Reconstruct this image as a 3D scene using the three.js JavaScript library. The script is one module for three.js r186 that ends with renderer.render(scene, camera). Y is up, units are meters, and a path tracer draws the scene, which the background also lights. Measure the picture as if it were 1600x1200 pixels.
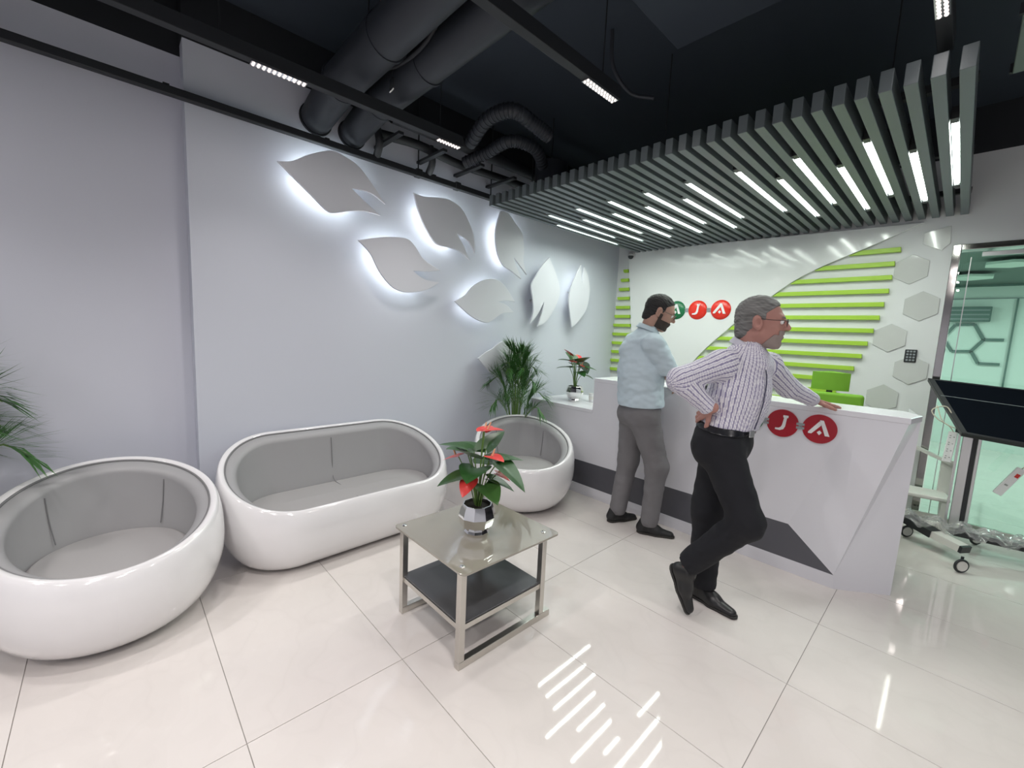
import * as THREE from 'three';
import { RoundedBoxGeometry } from 'three/addons/geometries/RoundedBoxGeometry.js';
import { mergeGeometries, toCreasedNormals } from 'three/addons/utils/BufferGeometryUtils.js';
import { RectAreaLightUniformsLib } from 'three/addons/lights/RectAreaLightUniformsLib.js';
import { ImprovedNoise } from 'three/addons/math/ImprovedNoise.js';

// ---------------------------------------------------------------- camera, exposure
const scene = new THREE.Scene();
scene.background = new THREE.Color(0x000000);
const camera = new THREE.PerspectiveCamera(84.42, 4 / 3, 0.05, 60);
camera.position.set(0, 1.5, 0);
camera.rotation.order = 'YXZ';
camera.rotation.set(-6.69 * Math.PI / 180, 46.406 * Math.PI / 180, 2.622 * Math.PI / 180);
const renderer = new THREE.WebGLRenderer();
renderer.toneMapping = THREE.LinearToneMapping;
renderer.toneMappingExposure = 1.27;
renderer.shadowMap.enabled = true;
RectAreaLightUniformsLib.init();

// light strengths (each light stands in its fitting further down)
const TUBE = 24, SPOT = 3.3, SPILL = 92, LEAF = 33, BEYOND = 20;
const TUBE_COLOR = [0.91, 1.0, 0.91], TRACK_COLOR = [1.0, 0.95, 0.93], LEAF_COLOR = [0.93, 1.0, 0.99];

// ---------------------------------------------------------------- helpers
const PI = Math.PI, V = (x, y, z) => new THREE.Vector3(x, y, z);
let seed = 7;
const rnd = () => { seed = (seed * 1664525 + 1013904223) >>> 0; return seed / 4294967296; };
const rr = (a, b) => a + (b - a) * rnd();
const noise = new ImprovedNoise();
const names = {};
function numbered(n) { const k = names[n] = (names[n] ?? -1) + 1; return k ? `${n}_${String(k).padStart(3, '0')}` : n; }
function thing(name, label, category, pos = [0, 0, 0], turn = 0, group) {
  const o = new THREE.Group(); o.name = numbered(name); o.position.set(...pos); o.rotation.y = turn;
  o.userData = { label, category }; if (group) o.userData.group = group;
  scene.add(o); return o;
}
function part(name, geo, mat, parent, label) {
  const m = new THREE.Mesh(geo, mat); m.name = name; if (label) m.userData.label = label; parent.add(m); return m;
}
function single(name, geo, mat, label, category, group) {
  const m = new THREE.Mesh(geo, mat); m.name = numbered(name); m.userData = { label, category };
  if (group) m.userData.group = group; scene.add(m); return m;
}
function struct(name, geo, mat, label, parent) {
  const m = geo ? new THREE.Mesh(geo, mat) : new THREE.Group(); m.name = name;
  m.userData = { kind: 'structure' }; if (label) m.userData.label = label; (parent || scene).add(m); return m;
}
function strip(g) { const r = g.index ? g.toNonIndexed() : g; for (const k of Object.keys(r.attributes)) if (!['position', 'normal', 'uv'].includes(k)) r.deleteAttribute(k); return r; }
const mg = l => mergeGeometries(l.map(strip));
function box(w, h, d, x = 0, y = 0, z = 0, r = 0) {
  const g = r ? new RoundedBoxGeometry(w, h, d, 2, r) : new THREE.BoxGeometry(w, h, d); return g.translate(x, y, z);
}
const bb = (x0, x1, y0, y1, z0, z1, r) => box(x1 - x0, y1 - y0, z1 - z0, (x0 + x1) / 2, (y0 + y1) / 2, (z0 + z1) / 2, r);
function cylAB(a, b, r0, r1 = r0, seg = 12) {
  const A = V(...a), B = V(...b), d = B.clone().sub(A), L = d.length();
  const g = new THREE.CylinderGeometry(r1, r0, L, seg); g.applyQuaternion(new THREE.Quaternion().setFromUnitVectors(V(0, 1, 0), d.normalize()));
  return g.translate((A.x + B.x) / 2, (A.y + B.y) / 2, (A.z + B.z) / 2);
}
function boxAB(a, b, w, h) { // bar with rectangular section from a to b
  const A = V(...a), B = V(...b), d = B.clone().sub(A), L = d.length(); d.normalize();
  const up = Math.abs(d.y) > 0.95 ? V(1, 0, 0) : V(0, 1, 0), s = up.clone().cross(d).normalize(), u = d.clone().cross(s);
  const g = new THREE.BoxGeometry(w, h, L); g.applyMatrix4(new THREE.Matrix4().makeBasis(s, u, d));
  return g.translate((A.x + B.x) / 2, (A.y + B.y) / 2, (A.z + B.z) / 2);
}
const tube = (pts, r, seg = 24, rs = 8, closed = false) => new THREE.TubeGeometry(new THREE.CatmullRomCurve3(pts.map(p => V(...p)), closed), seg, r, rs, closed);
const lathe = (pts, seg = 32) => new THREE.LatheGeometry(pts.map(p => new THREE.Vector2(...p)), seg);
function extr(pts, depth, bevel = 0, holes = []) {
  const s = new THREE.Shape(pts.map(p => new THREE.Vector2(...p)));
  for (const h of holes) s.holes.push(new THREE.Path(h.map(p => new THREE.Vector2(...p))));
  return new THREE.ExtrudeGeometry(s, { depth, bevelEnabled: bevel > 0, bevelSize: bevel, bevelThickness: bevel, bevelSegments: 1, bevelOffset: -bevel, steps: 1 });
}
function facets(tris) { // list of [p,p,p], flat shaded
  const g = new THREE.BufferGeometry(); g.setAttribute('position', new THREE.Float32BufferAttribute(tris.flat(2), 3)); g.computeVertexNormals();
  g.setAttribute('uv', new THREE.Float32BufferAttribute(new Float32Array(tris.length * 6), 2)); return g;
}
function grid(nu, nv, f) { // parametric sheet
  const pos = [], uv = [], idx = [];
  for (let j = 0; j <= nv; j++) for (let i = 0; i <= nu; i++) { pos.push(...f(i / nu, j / nv)); uv.push(i / nu, j / nv); }
  for (let j = 0; j < nv; j++) for (let i = 0; i < nu; i++) { const a = j * (nu + 1) + i, b = a + 1, c = a + nu + 1, d = c + 1; idx.push(a, b, c, b, d, c); }
  const g = new THREE.BufferGeometry(); g.setAttribute('position', new THREE.Float32BufferAttribute(pos, 3)); g.setAttribute('uv', new THREE.Float32BufferAttribute(uv, 2));
  g.setIndex(idx); g.computeVertexNormals(); return g;
}
function rect(w, h, color, intensity, pos, look, parent = scene) {
  const l = new THREE.RectAreaLight(new THREE.Color().setRGB(...color), intensity, w, h);
  l.position.set(...pos); parent.add(l); l.lookAt(...look); return l;
}
// ---------------------------------------------------------------- materials
const lin = (r, g, b) => new THREE.Color().setRGB(r, g, b);
const std = (color, roughness = 0.6, o = {}) => new THREE.MeshStandardMaterial({ color, roughness, ...o });
const phy = (color, roughness, o = {}) => new THREE.MeshPhysicalMaterial({ color, roughness, ...o });
function noiseTex(n, f, srgb = true) {
  const d = new Uint8Array(n * n * 4);
  for (let j = 0; j < n; j++) for (let i = 0; i < n; i++) { const c = f(i / n, j / n), k = (j * n + i) * 4; d[k] = c[0]; d[k + 1] = c[1]; d[k + 2] = c[2]; d[k + 3] = 255; }
  const t = new THREE.DataTexture(d, n, n); t.magFilter = THREE.LinearFilter; t.minFilter = THREE.LinearMipmapLinearFilter; t.generateMipmaps = true;
  t.wrapS = t.wrapT = THREE.RepeatWrapping; if (srgb) t.colorSpace = THREE.SRGBColorSpace; t.needsUpdate = true; return t;
}
const fbm = (x, y, z) => noise.noise(x, y, z) + 0.5 * noise.noise(2 * x, 2 * y, z + 3) + 0.25 * noise.noise(4 * x, 4 * y, z + 7);
const tileMats = [0, 1, 2, 3].map(k => std(0xffffff, 0.035, { map: noiseTex(512, (u, v) => {
  const w = fbm(u * 4 + k * 9, v * 2.2, k * 5 + 0.5), vein = Math.pow(1 - Math.min(1, Math.abs(fbm(u * 3 + k * 3, v * 2 + w * 0.3, 20 + k)) * 2.2), 6);
  const t = 219 + w * 3 - vein * 2.5; return [t, t - 6, t - 10]; }) }));
const M = {
  wall: std(lin(0.615, 0.64, 0.715), 0.55), wallRecess: std(lin(0.62, 0.635, 0.715), 0.55),
  black: std(lin(0.016, 0.018, 0.022), 0.6), blackGloss: std(lin(0.012, 0.013, 0.017), 0.25), ceiling: std(lin(0.028, 0.038, 0.054), 0.75),
  duct: std(lin(0.023, 0.027, 0.035), 0.5), grout: std(lin(0.36, 0.34, 0.32), 0.7),
  leaf: std(lin(0.69, 0.70, 0.755), 0.45), wallBack: std(lin(0.70, 0.71, 0.71), 0.5), glossPanel: phy(lin(0.74, 0.75, 0.74), 0.16, { clearcoat: 0.4, clearcoatRoughness: 0.08 }),
  green: std(lin(0.36, 0.58, 0.045), 0.4), hex: phy(lin(0.56, 0.57, 0.55), 0.2, { clearcoat: 0.5, clearcoatRoughness: 0.06 }),
  slat: std(lin(0.115, 0.138, 0.145), 0.4), tube: new THREE.MeshStandardMaterial({ color: 0xffffff, roughness: 0.4, emissive: lin(...TUBE_COLOR), emissiveIntensity: 9 }),
  led: new THREE.MeshStandardMaterial({ color: 0xffffff, emissive: lin(1, 0.86, 0.82), emissiveIntensity: 0.75 }),
  strip: new THREE.MeshStandardMaterial({ color: 0xffffff, emissive: lin(...LEAF_COLOR), emissiveIntensity: 3 }),
  shell: phy(lin(0.80, 0.79, 0.80), 0.12, { clearcoat: 1, clearcoatRoughness: 0.04 }),
  leather: std(lin(0.35, 0.348, 0.356), 0.42), piping: std(lin(0.19, 0.19, 0.195), 0.5), seatLeather: std(lin(0.38, 0.37, 0.37), 0.42),
  counter: phy(lin(0.73, 0.73, 0.775), 0.22), band: std(lin(0.095, 0.095, 0.11), 0.4),
  darkSteel: std(lin(0.36, 0.345, 0.335), 0.08, { metalness: 1 }), chrome: std(lin(0.72, 0.71, 0.70), 0.12, { metalness: 1 }), silver: std(lin(0.80, 0.79, 0.78), 0.06, { metalness: 1 }), steel: std(lin(0.62, 0.60, 0.56), 0.28, { metalness: 1 }),
  glassTop: phy(lin(0.30, 0.28, 0.235), 0.04, { clearcoat: 1, clearcoatRoughness: 0.02 }), shelf: phy(lin(0.085, 0.088, 0.095), 0.15),
  red: std(lin(0.75, 0.03, 0.015), 0.22), redFlat: std(lin(0.36, 0.012, 0.025), 0.4), greenLogo: std(lin(0.01, 0.16, 0.06), 0.25), white: std(lin(0.78, 0.78, 0.78), 0.4), linkGrey: std(lin(0.28, 0.31, 0.32), 0.35),
  soil: std(lin(0.02, 0.015, 0.012), 0.95), leafPlant: std(lin(0.025, 0.085, 0.02), 0.35, { side: THREE.DoubleSide }), leafPlant2: std(lin(0.05, 0.13, 0.03), 0.4, { side: THREE.DoubleSide }), stem: std(lin(0.12, 0.22, 0.05), 0.5),
  spathe: std(lin(0.72, 0.05, 0.045), 0.3, { side: THREE.DoubleSide }), spadix: std(lin(0.75, 0.42, 0.25), 0.6),
  palm: std(lin(0.04, 0.13, 0.027), 0.45, { side: THREE.DoubleSide }), potDark: std(lin(0.03, 0.03, 0.035), 0.4),
  greenFabric: std(lin(0.16, 0.36, 0.02), 0.75), glass: phy(lin(0.80, 0.95, 0.89), 0.0, { transmission: 1, thickness: 0, ior: 1.5 }),
  teal: std(lin(0.10, 0.17, 0.15), 0.5), tealPale: std(lin(0.66, 0.76, 0.70), 0.5), beyondWall: std(lin(0.70, 0.76, 0.73), 0.6), beyondCeil: std(lin(0.13, 0.18, 0.16), 0.8),
  screen: phy(lin(0.006, 0.008, 0.012), 0.05), alu: std(lin(0.60, 0.60, 0.60), 0.3, { metalness: 0.9 }), plastic: std(lin(0.72, 0.70, 0.66), 0.4), darkPlastic: std(lin(0.02, 0.022, 0.025), 0.4),
  wrap: phy(lin(0.95, 0.95, 0.95), 0.12, { transmission: 0.85, thickness: 0, side: THREE.DoubleSide }), cable: std(lin(0.62, 0.56, 0.46), 0.5), redMark: std(lin(0.6, 0.03, 0.02), 0.5), marker: std(lin(0.3, 0.32, 0.3), 0.6),
};
// ---------------------------------------------------------------- setting
const XW = -3.36, ZB = -5.106, YC = 3.46, XR = 3.0, ZF = 3.0;
{ // floor: big polished tiles with thin joints
  const f = struct('floor', bb(-3.9, XR + 0.2, -0.2, -0.004, -10.4, ZF + 0.2), M.grout, 'glossy pale marble-look floor tiles with thin joints');
  const xs = [-3.9, -2.82]; while (xs[xs.length - 1] + 1.227 < XR) xs.push(xs[xs.length - 1] + 1.227); xs.push(XR + 0.1);
  const zs = [ZF + 0.1]; for (let z = 2.79; z > -10.2; z -= 0.6155) zs.push(z); zs.push(-10.35);
  const cache = {};
  for (let i = 0; i + 1 < xs.length; i++) for (let j = 0; j + 1 < zs.length; j++) {
    const w = xs[i + 1] - xs[i] - 0.003, d = zs[j] - zs[j + 1] - 0.003, k = w.toFixed(3) + d.toFixed(3);
    const g = cache[k] ??= new THREE.BoxGeometry(w, 0.01, d);
    const t = part('tile', g, tileMats[(i * 3 + j * 5 + ((i * j) % 3)) % 4], f); t.position.set((xs[i] + xs[i + 1]) / 2, -0.005, (zs[j] + zs[j + 1]) / 2);
    if ((i + j) % 2) t.rotation.y = PI;
  }
}
struct('ceiling', bb(-3.9, XR + 0.2, YC, YC + 0.15, -5.3, ZF + 0.2), M.ceiling, 'black painted open ceiling slab');
struct('wall_left', bb(-3.75, XW, 0, 3.148, -5.3, -0.389), M.wall, 'white wall carrying backlit leaf panels');
struct('wall_recess', bb(-3.75, XW - 0.12, 0, 3.087, -0.389, ZF + 0.2), M.wallRecess, 'white recessed wall beside the projecting wall');
struct('trim_1', bb(-3.75, XW + 0.001, 3.148, YC, -5.3, -0.389), M.black, 'black painted strip above white wall');
struct('trim_2', bb(-3.75, XW - 0.118, 3.087, YC, -0.389, ZF + 0.2), M.black, 'black painted strip above recessed wall');
struct('baseboard_left', bb(XW, XW + 0.012, 0, 0.083, ZB, -0.389), M.white, 'low white baseboard along leaf wall');
struct('wall_right', bb(XR, XR + 0.15, 0, YC, -5.3, ZF + 0.2), M.wall, 'white side wall');
struct('wall_front', bb(-3.75, XR + 0.15, 0, YC, ZF, ZF + 0.15), M.wall, 'white wall behind the viewer');
{ // back wall with door opening
  const g = extr([[XW - 0.2, 0], [-0.134, 0], [-0.134, 2.385], [1.25, 2.385], [1.25, 0], [XR + 0.1, 0], [XR + 0.1, 3.1], [XW - 0.2, 3.1]], 0.15).translate(0, 0, ZB - 0.15);
  struct('wall_back', g, M.wallBack, 'white reception back wall with a glass door opening');
  struct('trim_3', bb(XW - 0.2, XR + 0.1, 3.1, YC, ZB - 0.15, ZB + 0.001), M.black, 'black painted strip above back wall');
}
{ // glass door with polished frame
  const d = struct('door_1', null, null, 'tinted glass door in a polished steel frame');
  const z0 = ZB - 0.12, z1 = ZB + 0.012;
  part('frame', mg([bb(-0.15, -0.10, 0, 2.395, z0, z1, 0.004), bb(1.21, 1.26, 0, 2.395, z0, z1, 0.004), bb(-0.10, 1.21, 2.35, 2.395, z0, z1, 0.004)]), M.darkSteel, d, 'polished steel frame');
  part('pane', bb(-0.098, 1.208, 0.09, 2.348, ZB - 0.09, ZB - 0.08), M.glass, d, 'greenish glass pane');
  part('bottom_rail', bb(-0.098, 1.208, 0.0, 0.09, ZB - 0.105, ZB - 0.065, 0.004), M.steel, d);
  part('closer_plate', bb(0.02, 0.3, 2.30, 2.335, ZB - 0.075, ZB - 0.05, 0.004), M.alu, d);
  part('edge_profile', bb(-0.04, -0.034, 0.09, 2.3, ZB - 0.079, ZB - 0.07), M.alu, d);
}
{ // the room behind the glass
  const zb = -10.2, yc = 2.63;
  struct('ceiling_beyond', bb(-1.9, XR + 0.2, yc, yc + 0.15, zb - 0.2, -5.26), M.beyondCeil, 'dark ceiling of the room behind the glass');
  const w = struct('wall_beyond', bb(-1.9, XR + 0.2, 0, yc, zb - 0.2, zb), M.beyondWall, 'pale wall with dark hexagon lines behind the glass');
  struct('wall_beyond_left', bb(-1.9, -1.75, 0, yc, zb, -5.26), M.beyondWall); struct('wall_beyond_right', bb(XR, XR + 0.2, 0, yc, zb, -5.26), M.beyondWall);
  const P = { a: [-0.126, 1.99], b: [0.089, 1.998], c: [0.215, 1.756], d: [0.097, 1.564], e: [-0.12, 1.551], f: [0.198, 1.373], g: [-0.25, 1.77], h: [0.43, 1.76], i: [0.43, 1.375], j: [0.09, 1.18], k: [-0.12, 1.18], l: [-0.25, 1.37], m: [0.56, 1.98], n: [0.56, 1.56], o: [0.78, 1.56] };
  for (const s of ['ab', 'bc', 'cd', 'de', 'df', 'ga', 'ge', 'ch', 'fi']) part('hexagon_line', boxAB([...P[s[0]], zb + 0.012], [...P[s[1]], zb + 0.012], 0.024, 0.045), M.teal, w);
  part('cornice', bb(-1.75, XR, yc - 0.035, yc - 0.002, zb, zb + 0.05), M.teal, w); part('shelf_line', bb(-1.75, XR, 2.40, 2.415, zb, zb + 0.03), M.linkGrey, w); part('door_edge', bb(0.49, 0.51, 0.9, 2.40, zb, zb + 0.03), M.teal, w);
  const v = thing('air_vent', 'dark louvred wall unit behind the glass door', 'vent');
  part('casing', bb(-0.30, 0.25, 2.04, 2.275, zb + 0.001, zb + 0.12, 0.01), M.teal, v); for (let k = 0; k < 3; k++) part('louvre', bb(-0.28, 0.23, 2.07 + k * 0.07, 2.09 + k * 0.07, zb + 0.12, zb + 0.135), M.linkGrey, v);
  [[0.2, -6.4, 0.16, 'closest to the glass'], [0.28, -7.6, 0.24, 'in the middle of the room'], [-0.05, -8.7, 0.26, 'closest to the far wall']].forEach(([x, z, r, w2]) => { const c = thing('ceiling_panel', `pale hexagonal ceiling panel behind the glass, ${w2}`, 'ceiling panel', [x, yc - 0.06, z]); part('panel', new THREE.CylinderGeometry(r, r, 0.03, 6), M.tealPale, c); part('rod', cylAB([0, 0.015, 0], [0, 0.06, 0], 0.02), M.teal, c); });
  [[1.7, -6.6, 'beside the right wall'], [-1.3, -6.6, 'beside the left wall'], [1.6, -8.8, 'in the right far corner'], [-1.2, -8.8, 'in the left far corner']].forEach(([x, z, w2]) => {
    const c = thing('ceiling_lamp', `square ceiling lamp in the room behind the glass, ${w2}`, 'light', [x, yc - 0.03, z]);
    part('frame', box(0.62, 0.05, 0.62, 0, 0.004, 0, 0.004), M.alu, c); part('diffuser', box(0.56, 0.006, 0.56, 0, -0.024, 0), new THREE.MeshStandardMaterial({ color: 0xffffff, emissive: lin(0.9, 1, 0.95), emissiveIntensity: 2 }), c);
    const l = rect(0.56, 0.56, [0.92, 1, 0.96], BEYOND, [0, -0.032, 0], [0, -1, 0], c); l.rotation.set(-PI / 2, 0, 0);
  });
}
// ---------------------------------------------------------------- leaf panels on the left wall (outline as [depth along the wall, height])
const lightsLater = [];
{
  const st = 0.095, sc = (3.36 - st - 0.016) / 3.36;
  const L = [
    [1, 'largest white leaf panel with forked tip, nearest the wall recess, glowing behind', [[[0.889, 2.604], [0.985, 2.634], [1.1, 2.713], [1.252, 2.785], [1.348, 2.776], [1.465, 2.733], [1.571, 2.633], [1.683, 2.506]], [[1.554, 2.563], [1.406, 2.558]], [[1.501, 2.493], [1.643, 2.409]], [[1.501, 2.411], [1.389, 2.386], [1.266, 2.345], [1.211, 2.354], [1.112, 2.43], [0.997, 2.518]]]],
    [1, 'glowing white leaf panel between the largest leaf and the upright leaf', [[[1.942, 2.661], [2.044, 2.654], [2.176, 2.679], [2.316, 2.689], [2.439, 2.65], [2.545, 2.536], [2.602, 2.427], [2.623, 2.268]], [[2.539, 2.365], [2.398, 2.412]], [[2.477, 2.324], [2.56, 2.191]], [[2.454, 2.251], [2.306, 2.271], [2.223, 2.271], [2.153, 2.296], [2.05, 2.416], [1.982, 2.546]]]],
    [1, 'glowing white leaf panel hung lowest beside the sofa, below the largest leaf', [[[1.458, 2.181], [1.611, 2.23], [1.763, 2.262], [1.894, 2.268], [1.968, 2.218], [2.057, 2.122], [2.23, 2.051]], [[2.104, 2.025], [1.947, 2.01]], [[2.061, 1.953], [2.221, 1.943]], [[2.086, 1.861], [1.913, 1.821], [1.81, 1.829], [1.729, 1.869], [1.632, 1.971], [1.557, 2.097]]]],
    [1, 'upright glowing white leaf panel just under the slatted ceiling edge', [[[2.935, 2.732], [3.039, 2.734], [3.153, 2.65], [3.254, 2.571], [3.29, 2.42], [3.29, 2.284], [3.349, 2.154]], [[3.244, 2.232], [3.143, 2.307]], [[3.197, 2.203], [3.269, 2.098]], [[3.105, 2.168], [2.995, 2.208], [2.914, 2.315], [2.876, 2.478], [2.892, 2.608]]]],
    [0.45, 'rounded white leaf panel above the potted palm, faint glow below', [[[2.401, 1.787], [2.521, 1.855], [2.623, 1.958], [2.785, 2.04], [2.929, 2.047], [3.054, 1.983], [3.188, 1.849]], [[3.06, 1.85], [2.941, 1.828]], [[3.064, 1.805], [3.179, 1.734]], [[3.008, 1.711], [2.906, 1.649], [2.806, 1.606], [2.637, 1.644], [2.501, 1.719]]]],
    [0, 'unlit narrow white leaf panel standing between palm and counter', [[[3.701, 2.392], [3.583, 2.279], [3.486, 2.148], [3.424, 2.047], [3.459, 1.908], [3.48, 1.766], [3.437, 1.631]], [[3.55, 1.73], [3.65, 1.889]], [[3.62, 1.75], [3.56, 1.6]], [[3.72, 1.68], [3.86, 1.86], [3.92, 2.03], [3.85, 2.2]]]],
    [0.15, 'white leaf panel closest to the green slats, fork upward', [[[4.284, 2.391], [4.211, 2.264], [4.139, 2.138], [4.093, 1.965], [4.131, 1.785], [4.182, 1.616]], [[4.291, 1.688], [4.452, 1.861], [4.505, 2.084], [4.453, 2.267], [4.36, 2.375]], [[4.345, 2.28], [4.34, 2.175]], [[4.31, 2.28]]]],
    [0, 'white leaf panel partly behind the palm fronds', [[[2.707, 1.241], [2.8, 1.3], [2.899, 1.345], [3.021, 1.416], [3.16, 1.43], [3.28, 1.36], [3.40, 1.22]], [[3.28, 1.24], [3.18, 1.22]], [[3.28, 1.18], [3.38, 1.08]], [[3.2, 1.08], [3.05, 1.03], [2.94, 1.05], [2.82, 1.141]]]],
  ];
  for (const [glow, label, runs] of L) {
    for (let i = 1; i < runs.length; i++) runs[i].unshift(runs[i - 1].pop()); // the sharp tips start the runs
    const out = []; // every run starts at a sharp tip; spline inside a run up to the next tip
    runs.forEach((r, i) => { const nxt = runs[(i + 1) % runs.length][0]; const c = new THREE.SplineCurve([...r, nxt].map(p => new THREE.Vector2(...p))); const n = (r.length) * 5; for (let k = 0; k < n; k++) { const q = c.getPoint(k / n); out.push([q.x * sc, 1.5 + (q.y - 1.5) * sc]); } });
    const t = thing('leaf_panel', label, 'wall panel', [0, 0, 0], 0, 'leaf panels on the white wall');
    const g = extr(out, 0.014, 0.002); g.rotateY(PI / 2); g.translate(XW + st, 0, 0); part('panel', g, M.leaf, t);
    const cx = out.reduce((a, p) => a + p[0], 0) / out.length, cy = out.reduce((a, p) => a + p[1], 0) / out.length;
    for (const [du, dv] of [[0.08, 0.03], [-0.08, -0.03]]) part('standoff', cylAB([XW, cy + dv, -cx - du], [XW + st, cy + dv, -cx - du], 0.012), M.alu, t);
    if (!glow) continue;
    // LED strip behind the rim: ring of short straight pieces
    const outer = [...runs[0], runs[1][0], ...runs[3]].map(p => [p[0] * sc, 1.5 + (p[1] - 1.5) * sc]);
    const ring = outer.map(p => { const dx = cx - p[0], dy = cy - p[1], l = Math.hypot(dx, dy), k = Math.min(0.65, 0.07 / l + 0.12); return [p[0] + dx * k, p[1] + dy * k]; });
    for (let k = 0; k < ring.length; k++) {
      const a = ring[k], b = ring[(k + 1) % ring.length], mx = (a[0] + b[0]) / 2, my = (a[1] + b[1]) / 2, len = Math.hypot(a[0] - b[0], a[1] - b[1]);
      if (len < 0.03 || Math.abs(k - runs[0].length) <= 1) continue; // none across the fork
      let nx = (b[1] - a[1]) / len, ny = -(b[0] - a[0]) / len; if (nx * (mx - cx) + ny * (my - cy) < 0) { nx = -nx; ny = -ny; }
      part('led_strip', boxAB([XW + 0.076, a[1], -a[0]], [XW + 0.076, b[1], -b[0]], 0.004, 0.01), M.strip, t);
      const P = [XW + 0.076, my + ny * 0.008, -(mx + nx * 0.008)];
      const l = rect(len, 0.01, LEAF_COLOR, LEAF * glow, P, [P[0] - 0.05, P[1] + ny * 0.1, P[2] - nx * 0.1], t);
      // turn the long side along the strip
      const z = V(0.012, -ny * 0.1, nx * 0.1).normalize(), x = V(0, b[1] - a[1], -(b[0] - a[0])).normalize(), y = z.clone().cross(x).normalize();
      l.quaternion.setFromRotationMatrix(new THREE.Matrix4().makeBasis(y.clone().cross(z), y, z));
    }
  }
}
// ---------------------------------------------------------------- reception back wall: leaf-shaped gloss panel, green slats, hexagons, logo
const curve = [[-0.35, 2.60], [-0.528, 2.516], [-0.657, 2.454], [-0.802, 2.392], [-1.053, 2.28], [-1.252, 2.166], [-1.41, 2.042], [-1.755, 1.751], [-1.861, 1.644], [-1.982, 1.525], [-2.13, 1.36], [-2.30, 1.12], [-2.42, 0.85], [-2.48, 0.55]];
const leftEdge = [[-3.2, 2.66], [-3.188, 2.553], [-3.15, 2.288], [-3.115, 2.024], [-3.087, 1.785], [-3.04, 1.5], [-2.96, 1.2], [-2.84, 0.9], [-2.66, 0.62]];
const spl = (pts, n) => new THREE.SplineCurve(pts.map(p => new THREE.Vector2(...p))).getPoints(n).map(p => [p.x, p.y]);
{
  const g = extr([...spl(curve, 60), ...spl(leftEdge, 40).reverse()], 0.03, 0.003).translate(0, 0, ZB + 0.0035);
  single('gloss_panel', g, M.glossPanel, 'large glossy white leaf-shaped panel behind the reception counter', 'wall panel');
  const xAt = (pts, y) => { for (let i = 0; i + 1 < pts.length; i++) { const [a, b] = [pts[i], pts[i + 1]]; if ((a[1] - y) * (b[1] - y) <= 0) return a[0] + (b[0] - a[0]) * (y - a[1]) / (b[1] - a[1] || 1); } return pts[pts.length - 1][0]; };
  const cs = spl(curve, 80), ls = spl(leftEdge, 60);
  const rights = [-0.468, -0.495, -0.5, -0.508, -0.527, -0.545, -0.574, -0.603, -0.632, -0.677, -0.726, -0.79, -0.87];
  const ords = ['topmost', 'second from top', 'third from top', 'fourth from top', 'fifth from top', 'sixth from top', 'seventh from top', 'eighth from top', 'ninth from top', 'tenth from top', 'eleventh from top', 'twelfth from top', 'lowest'];
  rights.forEach((x1, k) => {
    const y = 2.393 - 0.1185 * k, x0 = xAt(cs, y + 0.024) + 0.010, xb = xAt(cs, y - 0.018) + 0.010;
    const g = extr([[xb, y - 0.02], [x1, y - 0.02], [x1 - 0.004, y + 0.02], [x0, y + 0.02]], 0.035, 0.002).translate(0, 0, ZB + 0.0025);
    single('green_slat', g, M.green, `lime green wall slat to the right of gloss panel, ${ords[k]}`, 'slat', 'green slats on the door side');
  });
  const lefts = [-3.253, -3.285, -3.303, -3.315, -3.330, -3.342, -3.35, -3.354, -3.354, -3.354, -3.354, -3.354];
  lefts.forEach((x0, k) => {
    const y = 2.412 - 0.1205 * k, x1 = Math.min(xAt(ls, y + 0.024), xAt(ls, y - 0.024)) - 0.010;
    const g = extr([[x0 + 0.012, y - 0.02], [x1, y - 0.02], [x1, y + 0.02], [x0, y + 0.02], [x0, y + 0.005]], 0.035, 0.002).translate(0, 0, ZB + 0.0025);
    single('green_slat', g, M.green, `short lime green wall slat in the corner by leaf wall, ${k === 11 ? 'lowest' : ords[k]}`, 'slat', 'green slats in the corner');
  });
  const hexes = [[-0.235, 2.455, 'beside the glass door top', 1], [-0.386, 2.218, 'overlapping the end of upper green slats'], [-0.288, 1.9, 'midway up beside the glass door'], [-0.462, 1.622, 'left of the black keypad'], [-0.293, 1.346, 'below the black keypad'], [-0.456, 1.075, 'just above the counter top'], [-0.29, 0.81, 'hidden low behind the counter end']];
  for (const [x, y, w, cut] of hexes) {
    let p = []; for (let k = 0; k < 6; k++) p.push([x + 0.127 * Math.sin(k * PI / 3), y + 0.127 * Math.cos(k * PI / 3)]);
    if (cut) p = [[x - 0.1, y + 0.062], [x + 0.055, y + 0.1], [x + 0.066, y - 0.04], [x + 0.02, y - 0.095], [x - 0.1, y - 0.03]].map(q => q);
    if (y > 1) single('wall_hexagon', extr(p.reverse(), 0.006, 0.0015).translate(0, 0, ZB + 0.002), M.hex, `pale grey glossy hexagon on back wall, ${w}`, 'wall tile', 'grey hexagons beside the door');
  }
  const kp = thing('keypad', 'black access keypad on the wall between two hexagons', 'keypad');
  part('housing', bb(-0.345, -0.266, 1.414, 1.526, ZB, ZB + 0.02, 0.006), M.darkPlastic, kp);
  for (let r = 0; r < 4; r++) for (let c = 0; c < 3; c++) part('key', new THREE.CylinderGeometry(0.008, 0.008, 0.004, 12).rotateX(PI / 2).translate(-0.326 + c * 0.021, 1.434 + r * 0.025, ZB + 0.021), M.linkGrey, kp);
  const dc = thing('security_camera', 'small white dome camera in the corner above green slats', 'camera', [-3.13, 2.6, ZB + 0.03]);
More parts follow.
